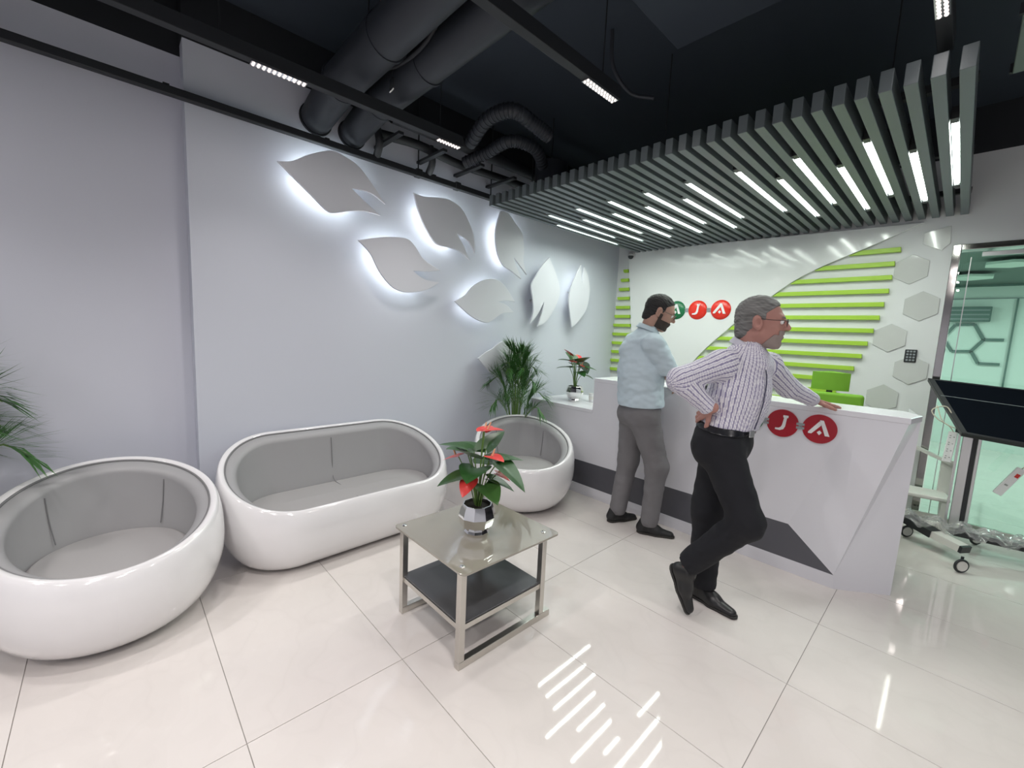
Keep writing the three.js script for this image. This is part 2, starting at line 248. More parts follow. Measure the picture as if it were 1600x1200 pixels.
  part('base', new THREE.CylinderGeometry(0.045, 0.045, 0.03, 20).rotateX(PI / 2).translate(0, 0, 0.015), M.white, dc); part('dome', new THREE.SphereGeometry(0.036, 20, 12).translate(0, -0.012, 0.045), M.darkPlastic, dc); part('hood', new THREE.SphereGeometry(0.043, 20, 10, 0, PI * 2, 0, PI / 2).translate(0, -0.008, 0.045), M.white, dc);
}
// letters of the logo as thick shapes in a unit disc (radius 1)
const letterA = s => mg([extr([[-0.02, 0.62], [0.2, 0.62], [0.62, -0.42], [0.36, -0.42]].map(p => [p[0] * s, p[1] * s]), 0.006), extr([[-0.02, 0.62], [0.12, 0.34], [-0.42, -0.42], [-0.62, -0.42], [-0.62, -0.3]].map(p => [p[0] * s, p[1] * s]), 0.006).scale(1, 0.9, 1), extr([[-0.12, -0.24], [0.03, -0.08], [0.17, -0.24], [0.03, -0.42]].map(p => [p[0] * s, p[1] * s]), 0.006)]);
const letterJ = s => extr([[0.02, 0.6], [0.34, 0.6], [0.34, 0.45], [0.26, 0.4], [0.2, -0.2], [0.1, -0.42], [-0.1, -0.52], [-0.42, -0.5], [-0.42, -0.38], [-0.2, -0.36], [-0.06, -0.26], [0.0, -0.1], [0.08, 0.4], [0.02, 0.48]].map(p => [p[0] * s, p[1] * s]), 0.006);
function logo(cx, y, z, R, gap, dome, mats, parent, extra) {
  const xs = [-gap, 0, gap + extra];
  xs.forEach((dx, k) => {
    const r = R * (k === 2 ? 1 + extra * 0.5 : 1), x = cx + dx;
    const g = dome ? lathe([[0.001, 0.035], [r * 0.5, 0.031], [r * 0.8, 0.022], [r * 0.97, 0.008], [r, 0]], 40).rotateX(PI / 2) : new THREE.CylinderGeometry(r, r, 0.008, 48).rotateX(PI / 2).translate(0, 0, 0.004);
    const d = part('logo_disc', g.translate(x, y, z), mats[k], parent, k ? 'red logo disc' : 'green logo disc');
    if (dome) for (let a = 0; a < 10; a++) { const an = a * PI / 5, c = Math.cos(an), s = Math.sin(an); part('rib', tube([[x + c * r * 0.55, y + s * r * 0.55, z + 0.030], [x + c * r * 0.8, y + s * r * 0.8, z + 0.0215], [x + c * r * 0.95, y + s * r * 0.95, z + 0.011]], 0.0016, 6, 5), mats[k], d); }
    part('letter', (k === 1 ? letterJ(r) : letterA(r)).translate(x, y, z + (dome ? 0.033 : 0.006)), M.white, d, 'white letter');
  });
  for (let k = 0; k < 2; k++) { const a = cx + xs[k] + R, b = cx + xs[k + 1] - R; for (const dy of [-0.012, 0.012]) part('logo_link', bb(a - 0.012, b + 0.012, y + dy - 0.008, y + dy + 0.008, z, z + 0.009), M.linkGrey, parent); }
}
{ const t = thing('wall_logo', 'row of domed logo discs, green, red J, red A, on glossy panel', 'sign'); logo(-2.2, 1.885, ZB + 0.0375, 0.111, 0.258, true, [M.greenLogo, M.red, M.red], t, 0.005); }

// ---------------------------------------------------------------- slatted ceiling and its tubes
{
  const h = 2.634, t = thing('slat_ceiling', 'suspended dark grey slatted ceiling over the reception counter', 'slat ceiling');
  const g = box(0.047, 0.092, 2.572, 0, 0, 0, 0.003);
  for (let i = 0; i < 36; i++) { const s = part('slat', g, M.slat, t); s.position.set(-0.0917 - 0.0836 * i - 0.0235, h + 0.046, -2.528 - 1.286 - 0.004); }
  for (const z of [-2.9, -3.85, -4.8]) part('carrier', bb(-3.05, -0.09, h + 0.093, h + 0.13, z - 0.02, z + 0.02), M.black, t);
  for (const x of [-2.9, -1.6, -0.4]) for (const z of [-2.9, -4.8]) part('hanger_rod', cylAB([x, h + 0.13, z], [x, YC, z], 0.004, 0.004, 6), M.black, t);
  const tg = box(0.026, 0.02, 1.12, 0, 0, 0, 0.006), cap = box(0.03, 0.03, 0.06);
  for (let k = 0; k < 18; k++) {
    if (k === 7) continue;
    const x = -0.157 - 0.0836 * 2 * k, z = k % 2 ? -3.975 : -3.66;
    const nth = ['closest to the glass door', 'second from the door side', 'third from the door side', 'fourth from the door side', 'fifth from the door side', 'sixth from the door side', 'seventh from the door side', 'eighth from the door side', 'closest to the leaf wall'], row = k % 2 ? (k > 7 ? (k - 3) / 2 : (k - 1) / 2) : k / 2;
    const l = thing('tube_light', `lit tube light in the ${k % 2 ? 'row by the back wall' : 'row over the counter front'}, ${k === 17 ? nth[8] : nth[row]}`, 'light', [x, h + 0.022, z], 0, k % 2 ? 'back row tube lights' : 'front row tube lights');
    part('tube', tg, M.tube, l); for (const s of [-1, 1]) part('end_cap', cap, M.darkPlastic, l).position.z = s * 0.59;
    part('housing', box(0.028, 0.03, 1.24, 0, 0.028, 0), M.black, l);
    const r = rect(0.026, 1.12, TUBE_COLOR, TUBE, [0, -0.0125, 0], [x, 0, z], l); r.rotation.set(-PI / 2, 0, 0);
  }
}
// ---------------------------------------------------------------- ceiling services
{
  const track = (x, z0, z1, mods, hang, angle, label) => {
    const t = thing('track_light', label, 'track light', [x, 2.8, 0]);
    part('profile', bb(-0.025, 0.025, 0, 0.07, z0, z1, 0.003), M.black, t);
    for (const z of hang) part('hanger', cylAB([0, 0.07, z], [0, YC - 2.8, z], 0.0035, 0.0035, 6), M.black, t);
    for (const [a, b, f = 1] of mods) {
      const m = part('led_module', bb(-0.022, 0.022, -0.008, 0, a, b), M.chrome, t), n = Math.round((b - a) / 0.024), L = [];
      for (let k = 0; k < n; k++) for (const s of [-1, 1]) L.push(new THREE.SphereGeometry(0.0075, 8, 6).translate(s * 0.010, -0.008, a + (k + 0.5) * (b - a) / n));
      part('lens_row', mg(L), M.led, m, 'row of small glowing lenses');
      const sp = new THREE.SpotLight(lin(...TRACK_COLOR), SPOT * f, 0, angle * PI / 180, 1, 2); sp.position.set(0, -0.075, (a + b) / 2); sp.target.position.set(0, -2.8, (a + b) / 2); sp.shadow.radius = 3; sp.castShadow = true; t.add(sp, sp.target);
      const r = rect(0.04, b - a, TRACK_COLOR, SPILL * f, [0, -0.02, (a + b) / 2], [0, 0, 0], t); r.rotation.set(-PI / 2, 0, 0); // light spilling past the lenses
    }
  };
  track(-2.61, -1.88, 2.7, [[-1.865, -1.681, 0.5], [-0.84, -0.576, 0.5], [0.9, 1.16, 0.8]], [-1.7, -0.45, 0.8, 2.5], 60, 'long black track light along the leaf wall, crossing under round ducts');
  track(-1.465, -2.09, 2.7, [[-2.076, -1.807, 0.4], [0.25, 0.52], [1.9, 2.17]], [-1.95, -0.55, 0.9, 2.5], 76, 'black track light ending in a lit module in front of slat ceiling');
  track(-0.20, -2.7, 2.7, [[-2.4, -2.13, 0.15], [-0.7, -0.43], [0.55, 0.82], [1.9, 2.17]], [-2.65, -1.5, 0.9, 2.5], 76, 'black track light pointing at the door end of slat ceiling');
  track(1.1, -2.4, 2.7, [[-2.4, -2.13], [-0.6, -0.33], [1.2, 1.47]], [-2.2, 0.9, 2.5], 76, 'black track light beyond the door side of the room');
  const rl = thing('conduit_rail', 'thin black conduit rail running along the white leaf wall', 'rail');
  part('pipe', bb(XW + 0.03, XW + 0.075, 2.778, 2.828, -5.0, 2.8, 0.008), M.black, rl);
  for (let z = -4.8; z < 2.8; z += 0.9) part('bracket', bb(XW - 0.0, XW + 0.07, 2.826, 2.836, z - 0.015, z + 0.015), M.black, rl);
  for (const z of [-1.95, -2.75]) part('drop_rod', cylAB([XW + 0.05, 2.82, z], [XW + 0.05, YC, z], 0.006, 0.006, 6), M.black, rl);
  for (const z of [-1.95, -2.35]) part('coupling', bb(XW + 0.02, XW + 0.08, 2.775, 2.84, z - 0.03, z + 0.03, 0.01), M.black, rl);
  const duct = (z, y, r, x1, label) => {
    const t = thing('round_duct', label, 'duct');
    part('pipe', cylAB([XW + 0.002, y - 0.075, z], [XW + 0.42, y, z], r * 0.9, r, 28), M.duct, t); part('elbow', new THREE.SphereGeometry(r * 1.01, 24, 16).translate(XW + 0.42, y, z), M.duct, t); part('pipe', cylAB([XW + 0.42, y, z], [x1, y + 0.02, z + 0.02], r, r, 28), M.duct, t);
    for (const x of [XW + 0.45, -2.3, -1.2]) part('joint_ring', cylAB([x, y + 0.004, z], [x + 0.03, y + 0.004, z], r + 0.007, r + 0.007, 28), M.duct, t);
    part('wall_collar', cylAB([XW + 0.001, y - 0.072, z], [XW + 0.02, y - 0.07, z], r * 0.9 + 0.008, r * 0.9 + 0.008, 28), M.black, t);
    for (const x of [-2.5, -0.9]) part('hanger', cylAB([x, y + r, z], [x, YC, z], 0.005, 0.005, 6), M.black, t);
  };
  duct(-1.14, 3.03, 0.115, 1.5, 'thick round black duct entering the wall above the largest leaf');
  duct(-1.40, 3.01, 0.105, 1.5, 'slimmer round black duct beside the thick duct');
  single('cable', tube([[-1.4, 3.2, -1.28], [-1.8, 3.16, -1.28], [-2.1, 3.0, -1.275], [-2.4, 3.0, -1.274], [-2.7, 3.08, -1.274], [-3.3, 3.1, -1.27]], 0.011, 40, 8), M.black, 'loose black cable sagging between the two round ducts', 'cable');
  const jb = thing('junction_bracket', 'small shiny metal bracket between the round ducts', 'bracket', [-2.48, 2.93, -1.275]);
  part('plate', box(0.05, 0.06, 0.004), M.chrome, jb); part('clip', tube([[-0.02, -0.03, 0], [0, -0.05, 0.012], [0.02, -0.03, 0]], 0.006, 10), M.chrome, jb); part('rod', cylAB([0, 0.03, 0], [0, YC - 2.93, 0], 0.003), M.black, jb);
  const tray = thing('pipe_run', 'black pipe run high on the leaf wall behind conduit rail', 'pipe');
  part('pipe', tube([[XW + 0.1, 2.98, -1.56], [XW + 0.12, 3.0, -1.9], [XW + 0.1, 2.98, -2.3], [XW + 0.12, 2.99, -3.0], [XW + 0.1, 2.97, -5.0]], 0.035, 40, 10), M.black, tray);
  part('pipe', tube([[XW + 0.3, 3.05, -1.58], [XW + 0.32, 3.04, -2.2], [XW + 0.3, 3.05, -3.2], [XW + 0.3, 3.05, -5.0]], 0.05, 40, 12), M.black, tray);
  for (let z = -1.6; z > -4.8; z -= 0.38) part('support', bb(XW + 0.002, XW + 0.4, 2.90, 2.92, z - 0.02, z + 0.02), M.black, tray);
  for (const z of [-1.58, -2.05]) part('clamp', tube([[XW + 0.05, 2.83, z], [XW + 0.14, 2.9, z + 0.02], [XW + 0.13, 3.02, z + 0.04]], 0.03, 12, 8), M.black, tray);
  const flex = (pts, r, label) => {
    const t = thing('flexible_duct', label, 'duct'); const c = new THREE.CatmullRomCurve3(pts.map(p => V(...p)));
    part('hose', new THREE.TubeGeometry(c, 60, r, 14), M.duct, t);
    for (let k = 1; k < 26; k++) { const p = c.getPoint(k / 26), d = c.getTangent(k / 26); const g = new THREE.TorusGeometry(r, 0.006, 5, 16); g.applyQuaternion(new THREE.Quaternion().setFromUnitVectors(V(0, 0, 1), d)); part('hose_ring', g.translate(p.x, p.y, p.z), M.duct, t); }
  };
  flex([[-2.87, 2.99, -2.154], [-2.564, 3.06, -2.09], [-2.39, 3.08, -2.155], [-2.37, 3.05, -2.363], [-2.335, 3.0, -2.50]], 0.048, 'arched black flexible duct closer to the round ducts');
  flex([[-3.1, 2.935, -2.27], [-2.918, 2.99, -2.36], [-2.66, 3.03, -2.40], [-2.60, 3.02, -2.62], [-2.68, 2.96, -2.80]], 0.045, 'arched black flexible duct closer to slat ceiling');
  const fan = thing('fan_box', 'dark round fan box above the corner of slat ceiling', 'fan box', [-2.78, 2.95, -3.02]);
  part('drum', new THREE.CylinderGeometry(0.15, 0.15, 0.22, 28), M.duct, fan); part('flange', new THREE.CylinderGeometry(0.165, 0.165, 0.02, 28).translate(0, -0.11, 0), M.black, fan); part('hanger', cylAB([0, 0.11, 0], [0, YC - 2.95, 0], 0.006), M.black, fan);
  const beams = [[-1.35, 0.5, -2.5, -1.75, 'broad black duct box hung under the ceiling before slat ceiling', 3.2], [-3.3, 1.5, -0.25, 0.55, 'flat black duct box above the recessed wall side', 3.16]];
  for (const [x0, x1, z0, z1, label, y0] of beams) { const t = thing('rectangular_duct', label, 'duct'); part('casing', bb(x0, x1, y0, YC - 0.02, z0, z1, 0.008), M.ceiling, t); for (let x = x0 + 0.6; x < x1; x += 0.9) part('joint', bb(x - 0.015, x + 0.015, y0 - 0.012, YC - 0.02, z0 - 0.01, z1 + 0.01), M.black, t); part('hanger', mg([bb(x0 + 0.2, x0 + 0.23, YC - 0.03, YC, z0, z1), bb(x1 - 0.23, x1 - 0.2, YC - 0.03, YC, z0, z1)]), M.black, t); }
  const up = thing('ceiling_unit', 'grey-green ceiling panel past the door end of slat ceiling', 'ceiling unit', [0.16, 2.83, -2.88]);
  part('panel', box(0.3, 0.03, 0.5, 0, 0, 0, 0.005), std(lin(0.13, 0.17, 0.15), 0.6), up); part('frame', mg([box(0.32, 0.04, 0.02, 0, 0.01, 0.25), box(0.32, 0.04, 0.02, 0, 0.01, -0.25)]), M.black, up);
  for (const s of [-1, 1]) part('rod', cylAB([s * 0.1, 0.015, s * 0.2], [s * 0.1, YC - 2.83, s * 0.2], 0.004), M.black, up);
  single('ceiling_pipe', tube([[-1.75, YC - 0.02, -2.4], [-1.76, 3.25, -2.45], [-1.68, 3.1, -2.55], [-1.55, 3.05, -2.62]], 0.012, 24, 8), M.duct, 'thin bent black pipe hanging above slat ceiling front', 'pipe');
}
// ---------------------------------------------------------------- egg chairs and sofa
// plan: stadium with straight length S along local x, round ends; local +z is the front
function eggSeat(name, label, S, o, pos, turn, group) {
  const t = thing(name, label, S ? 'sofa' : 'chair', pos, turn, group);
  const plan = []; // [offset along x, dir x, dir z]
  const N = 40, K = S ? 18 : 0;
  for (let k = 0; k <= N; k++) { const a = -PI / 2 + PI * k / N; plan.push([S / 2, Math.cos(a), Math.sin(a)]); }
  for (let k = 1; k <= K; k++) plan.push([S / 2 - S * k / (K + 1), 0, 1]);
  for (let k = 0; k <= N; k++) { const a = PI / 2 + PI * k / N; plan.push([-S / 2, Math.cos(a), Math.sin(a)]); }
  for (let k = 1; k <= K; k++) plan.push([-S / 2 + S * k / (K + 1), 0, -1]);
  plan.push(plan[0]);
  const { R, rb, rim, hF, hB, dz = 1 } = o;
  const H = d => (hF + hB) / 2 + (hF - hB) / 2 * d[2], YB = d => o.yb + (H(d) - (hF + hB) / 2) * 0.45;
  const at = (d, r, y) => [d[0] + d[1] * r, y, d[2] * r * dz - (y - 0.3) * (o.lean || 0)];
  const sweep = prof => grid(plan.length - 1, typeof prof === 'function' ? 44 : prof.length - 1, (u, v) => { const d = plan[Math.round(u * (plan.length - 1))]; const [r, y] = typeof prof === 'function' ? prof(d, v) : prof[Math.round(v * (prof.length - 1))]; return at(d, r, y); });
  const rc = rim + 0.026;
  const shell = (d, v) => { const h = H(d), yb = YB(d); if (v < 0.05) return [rb * v / 0.05, 0.004]; if (v < 0.45) { const p = (v - 0.05) / 0.40 * PI / 2; return [rb + (R - rb) * Math.pow(Math.sin(p), 1.0), 0.004 + yb * (1 - Math.cos(p))]; } if (v < 0.88) { const p = (v - 0.45) / 0.43 * PI / 2; return [rc + (R - rc) * Math.pow(Math.max(0, Math.cos(p)), 0.95), yb + (h - yb) * Math.sin(p)]; } const p = (v - 0.88) / 0.12 * PI / 2; return [rc - 0.026 * Math.sin(p), h - 0.018 * (1 - Math.cos(p))]; };
  part('shell', sweep(shell), M.shell, t, 'glossy white shell');
  const ys = o.seat;
  part('lining', sweep((d, v) => { const h = H(d) - 0.020; const q = 0.062; if (v < 0.3) { const p = v / 0.3 * PI / 2; return [rim - q * Math.sin(p), h - q * 0.8 * (1 - Math.cos(p))]; } const p = (v - 0.3) / 0.7, h1 = h - q * 0.8; return [rim - q - (rim * 0.14 - 0.017) * Math.pow(p, 1.5), h1 + (ys - 0.03 - h1) * p]; }), M.leather, t, 'grey leather lining');
  part('seat_cushion', sweep((d, v) => { const w = rim * 0.86 - 0.045; return [Math.max(0.0001, w * (v < 0.8 ? v / 0.8 * 0.94 : 0.94 + 0.06 * Math.sin((v - 0.8) / 0.2 * PI / 2))), ys + (v < 0.8 ? 0.012 * (1 - v) : -0.02 * (v - 0.8) / 0.2)]; }), M.seatLeather, t, 'grey leather seat cushion');
  part('piping', tube(plan.slice(0, -1).filter((_, i) => i % 2 === 0).map(d => at(d, rim, H(d) - 0.016)), 0.006, 140, 7, true), M.piping, t);
  const w = rim * 0.86 - 0.042, hb = H([0, 0, -1]);
  for (const an of S ? [0] : [-0.75, 0.75]) { const D = [0, Math.sin(an), -Math.cos(an)], hd = H(D); part('seam', tube([at(D, rim - 0.064, hd - 0.08), at(D, rim - 0.064 - (rim * 0.14 - 0.017) * 0.36, (hd - 0.07 + ys) / 2), at(D, w - 0.004, ys + 0.02), ...(S ? [at([0, 0, -1], w * 0.5, ys + 0.006), at([0, 0, 1], w * 0.9, ys + 0.004)] : [])], 0.0025, 30, 6), M.piping, t); }
  return t;
}
const chairO = { R: 0.46, rb: 0.22, rim: 0.398, hF: 0.425, hB: 0.71, yb: 0.37, seat: 0.335, lean: 0.05 };
eggSeat('egg_chair', 'white egg-shaped chair under the recessed wall, beside the palm tips', 0, chairO, [-2.765, 0, 0.04], PI / 2 + 0.02, 'egg chairs');
eggSeat('egg_chair', 'white egg-shaped chair next to the reception counter and potted palm', 0, chairO, [-2.60, 0, -2.66], PI / 2 - 0.62, 'egg chairs');
eggSeat('egg_sofa', 'long white egg-shaped sofa with grey leather inside against the leaf wall', 0.80, { R: 0.395, rb: 0.20, rim: 0.338, hF: 0.41, hB: 0.735, yb: 0.365, seat: 0.325, lean: 0.05 }, [-2.935, 0, -1.20], PI / 2 + 0.03);

// ---------------------------------------------------------------- coffee table
{
  const x0 = -1.905, x1 = -1.37, z0 = -1.64, z1 = -1.055, h = 0.485, s = 0.032;
  const t = thing('coffee_table', 'square steel coffee table with beige glass top and dark lower shelf', 'table');
  const tg = new THREE.Shape(); const a = -1.925, b = -1.325, c = 1.03, d = 1.655, r = 0.03;
  tg.moveTo(a + r, c); tg.lineTo(b - r, c); tg.quadraticCurveTo(b, c, b, c + r); tg.lineTo(b, d - r); tg.quadraticCurveTo(b, d, b - r, d); tg.lineTo(a + r, d); tg.quadraticCurveTo(a, d, a, d - r); tg.lineTo(a, c + r); tg.quadraticCurveTo(a, c, a + r, c);
  part('glass_top', new THREE.ExtrudeGeometry(tg, { depth: 0.008, bevelEnabled: true, bevelSize: 0.001, bevelThickness: 0.001, bevelSegments: 1 }).rotateX(-PI / 2).translate(0, h - 0.009, 0), M.glassTop, t, 'beige glass top');
  for (const x of [x0 + s / 2, x1 - s / 2]) for (const z of [z0 + s / 2 + 0.03, z1 - s / 2]) {
    part('leg', bb(x - s / 2, x + s / 2, 0.0362, h - 0.022, z - s / 2, z + s / 2, 0.002), M.steel, t);
    const p = part('glass_holder', new THREE.CylinderGeometry(0.016, 0.016, 0.012, 20).translate(x, h - 0.016, z), M.chrome, t); part('screw_cap', lathe([[0.0001, 0.005], [0.009, 0.004], [0.013, 0]], 16).translate(x, h, z), M.chrome, p);
  }
  for (const x of [x0 + s / 2, x1 - s / 2]) { part('foot_bar', bb(x - s / 2, x + s / 2, 0, 0.036, z0 - 0.02, z1, 0.002), M.steel, t); part('shelf_rail', bb(x - 0.008, x + 0.008, 0.18, 0.205, z0 + 0.06, z1 - s), M.steel, t); }
  for (const z of [z0 + s / 2 + 0.03, z1 - s / 2]) part('shelf_rail', bb(x0 + s, x1 - s, 0.18, 0.205, z - 0.008, z + 0.008), M.steel, t);
  part('shelf', bb(x0 + 0.012, x1 - 0.012, 0.205, 0.215, z0 + 0.05, z1 - 0.012, 0.002), M.shelf, t, 'dark glass shelf');
}
// ---------------------------------------------------------------- plants
function heart(w, l, fold, droop, n = 8) { // leaf blade along +x from its stalk, width along z
  return grid(n, n, (u, v) => { const s = v * 2 - 1, x = u, prof = Math.pow(Math.sin(PI * Math.min(1, Math.pow(x * 0.94 + 0.06, 0.62))), 0.8), z = s * w / 2 * prof; return [x * l - (1 - x) * Math.abs(s) * l * 0.22, -droop * x * x * l + fold * Math.abs(z), z]; });
}
function orient(g, pos, yaw, pitch, roll = 0) { g.rotateX(roll); g.rotateZ(pitch); g.rotateY(yaw); return g.translate(...pos); }
function anthurium(label, pos, turn, leaves, flowers) {
  const t = thing('potted_anthurium', label, 'potted plant', pos, turn); t.scale.setScalar(1.14);
  const pot = part('pot', toCreasedNormals(lathe([[0.001, 0.0], [0.052, 0.0], [0.056, 0.012], [0.050, 0.022], [0.074, 0.045], [0.083, 0.085], [0.075, 0.118], [0.066, 0.138], [0.061, 0.138], [0.06, 0.12], [0.001, 0.118]], 10), 0.3), M.silver, t, 'faceted mirror-silver pot');
  part('soil', lathe([[0.0001, 0.128], [0.04, 0.127], [0.0605, 0.123]], 16), M.soil, pot);
  for (const [yaw, r, h, w, l, pitch, k] of leaves) {
    const x = Math.cos(yaw) * r, z = -Math.sin(yaw) * r;
    const lf = part('leaf', orient(heart(w, l, 0.25, 0.22), [x, h, z], yaw, pitch, 0), k ? M.leafPlant2 : M.leafPlant, t, 'glossy dark green leaf');
    part('leaf_stalk', tube([[x * 0.15, 0.12, z * 0.15], [x * 0.45, 0.12 + (h - 0.12) * 0.6, z * 0.45], [x, h, z]], 0.0028, 10, 5), M.stem, lf);
  }
  for (const [yaw, r, h, sz, pitch] of flowers) {
    const x = Math.cos(yaw) * r, z = -Math.sin(yaw) * r;
    const f = part('flower', orient(heart(sz * 0.95, sz, 0.12, 0.2), [x, h, z], yaw, pitch), M.spathe, t, 'red waxy flower');
    part('spadix', cylAB([x + Math.cos(yaw) * sz * 0.15, h + 0.004, z - Math.sin(yaw) * sz * 0.15], [x + Math.cos(yaw) * sz * 0.3, h + 0.035, z - Math.sin(yaw) * sz * 0.3], 0.005, 0.003, 8), M.spadix, f);
    part('flower_stalk', tube([[x * 0.1, 0.12, z * 0.1], [x * 0.5, 0.12 + (h - 0.12) * 0.6, z * 0.5], [x, h, z]], 0.0026, 10, 5), M.stem, f);
  }
}
const LV = [[0.3, 0.05, 0.33, 0.13, 0.15, 0.2, 0], [1.3, 0.06, 0.30, 0.12, 0.14, 0.1, 0], [2.2, 0.05, 0.36, 0.12, 0.14, 0.3, 0], [3.0, 0.06, 0.38, 0.10, 0.13, 0.25, 0], [3.7, 0.05, 0.27, 0.12, 0.14, 0.0, 0], [4.6, 0.04, 0.31, 0.14, 0.15, 0.1, 0], [5.3, 0.06, 0.24, 0.12, 0.13, -0.1, 1], [5.9, 0.09, 0.34, 0.14, 0.17, -0.45, 0], [0.9, 0.04, 0.38, 0.12, 0.13, 0.7, 0], [4.0, 0.05, 0.36, 0.14, 0.14, 0.6, 0], [2.6, 0.04, 0.24, 0.10, 0.12, -0.1, 1], [0.0, 0.05, 0.25, 0.10, 0.12, -0.2, 0]];
anthurium('red anthurium in a faceted silver pot on the glass coffee table', [-1.595, 0.4855, -1.315], 0.75, LV, [[0.2, 0.02, 0.47, 0.085, 0.2], [1.2, 0.03, 0.46, 0.08, 0.3], [2.9, 0.10, 0.34, 0.09, -0.2], [4.4, 0.08, 0.27, 0.085, -0.5], [5.6, 0.07, 0.37, 0.08, 0.1], [0.0, 0.08, 0.28, 0.07, -0.3]]);
anthurium('red anthurium in a faceted silver pot on the low counter shelf', [-2.74, 0.8355, -3.52], 2.1, LV.slice(0, 10), [[2.2, 0.06, 0.42, 0.09, 0.8], [2.9, 0.07, 0.36, 0.08, 0.4], [0.1, 0.10, 0.39, 0.09, 0.5], [4.6, 0.04, 0.33, 0.08, -0.3]]);
function palmPlant(label, pos, n, spread, top, mat, pot, lim, lf) {
  const t = thing('potted_palm', label, 'potted plant', pos);
  part('pot', lathe([[0.001, 0], [0.13, 0], [0.16, 0.3], [0.17, 0.31], [0.155, 0.31], [0.15, 0.28], [0.001, 0.28]], 28), pot, t); part('soil', new THREE.CylinderGeometry(0.149, 0.149, 0.01, 24).translate(0, 0.285, 0), M.soil, t);
  const keep = q => { q.x = Math.max(q.x, lim - pos[0]); return q; };
  for (let k = 0; k < n; k++) {
    const yaw = k * 2.39996 + rr(-0.2, 0.2), q = (k + 0.5) / n, out = spread * (0.15 + 0.85 * q) * rr(0.85, 1.1), h = 0.3 + (top - 0.3) * (1.0 - 0.5 * q * q) * rr(0.92, 1.02);
    const cx = Math.cos(yaw), cz = Math.sin(yaw), b = 0.05 * q, y0 = 0.28, dh = h - y0, sag = 0.16 * q;
    const c = new THREE.CatmullRomCurve3([[0, 0], [0.10, 0.45], [0.32, 0.78], [0.68, 0.97], [1.0, 1.0 - sag]].map(([f, g]) => keep(V(cx * (b + out * f), y0 + dh * g, cz * (b + out * f)))));
    const fr = part('frond', new THREE.TubeGeometry(c, 20, 0.0045, 5), M.stem, t), pos2 = [];
    for (let i = 0; i < 30; i++) for (const s of [-1, 1]) {
      const f = 0.46 + 0.54 * i / 29, p = c.getPoint(f), tg = c.getTangent(f), side = tg.clone().cross(V(0, 1, 0)); if (side.length() < 0.05) side.set(-cz, 0, cx); side.normalize();
      const len = (0.27 - 0.10 * Math.abs(f - 0.6) / 0.4) * rr(0.8, 1.1) * lf, w = 0.0085, d = side.clone().multiplyScalar(s * rr(0.5, 0.85)).add(tg.clone().multiplyScalar(0.85)).add(V(0, rr(0.1, 0.45), 0)).normalize();
      const wv = d.clone().cross(V(0, 1, 0)).normalize().multiplyScalar(w / 2), m = p.clone().addScaledVector(d, len * 0.5), e = p.clone().addScaledVector(d, len).add(V(0, -len * rr(0.0, 0.22), 0));
      const A = p.clone().addScaledVector(wv, 0.4), B = p.clone().addScaledVector(wv, -0.4), C = m.clone().add(wv), D = m.clone().sub(wv);
      for (const q2 of [A, B, C, B, D, C, C, D, e]) { keep(q2); pos2.push(q2.x, q2.y, q2.z); }
    }
    const g = new THREE.BufferGeometry(); g.setAttribute('position', new THREE.Float32BufferAttribute(pos2, 3)); g.computeVertexNormals();
    const l = part('leaflets', g, mat, fr); l.userData.kind = 'stuff';
  }
}
palmPlant('bushy green palm between the leaf wall and reception counter', [-3.03, 0, -2.95], 22, 0.32, 1.35, M.palm, M.white, XW + 0.125, 1);
palmPlant('green palm by the recessed wall, fronds reaching over the egg chair', [-3.10, 0, 0.66], 26, 0.38, 1.38, M.palm, M.potDark, XW - 0.1, 1.1);

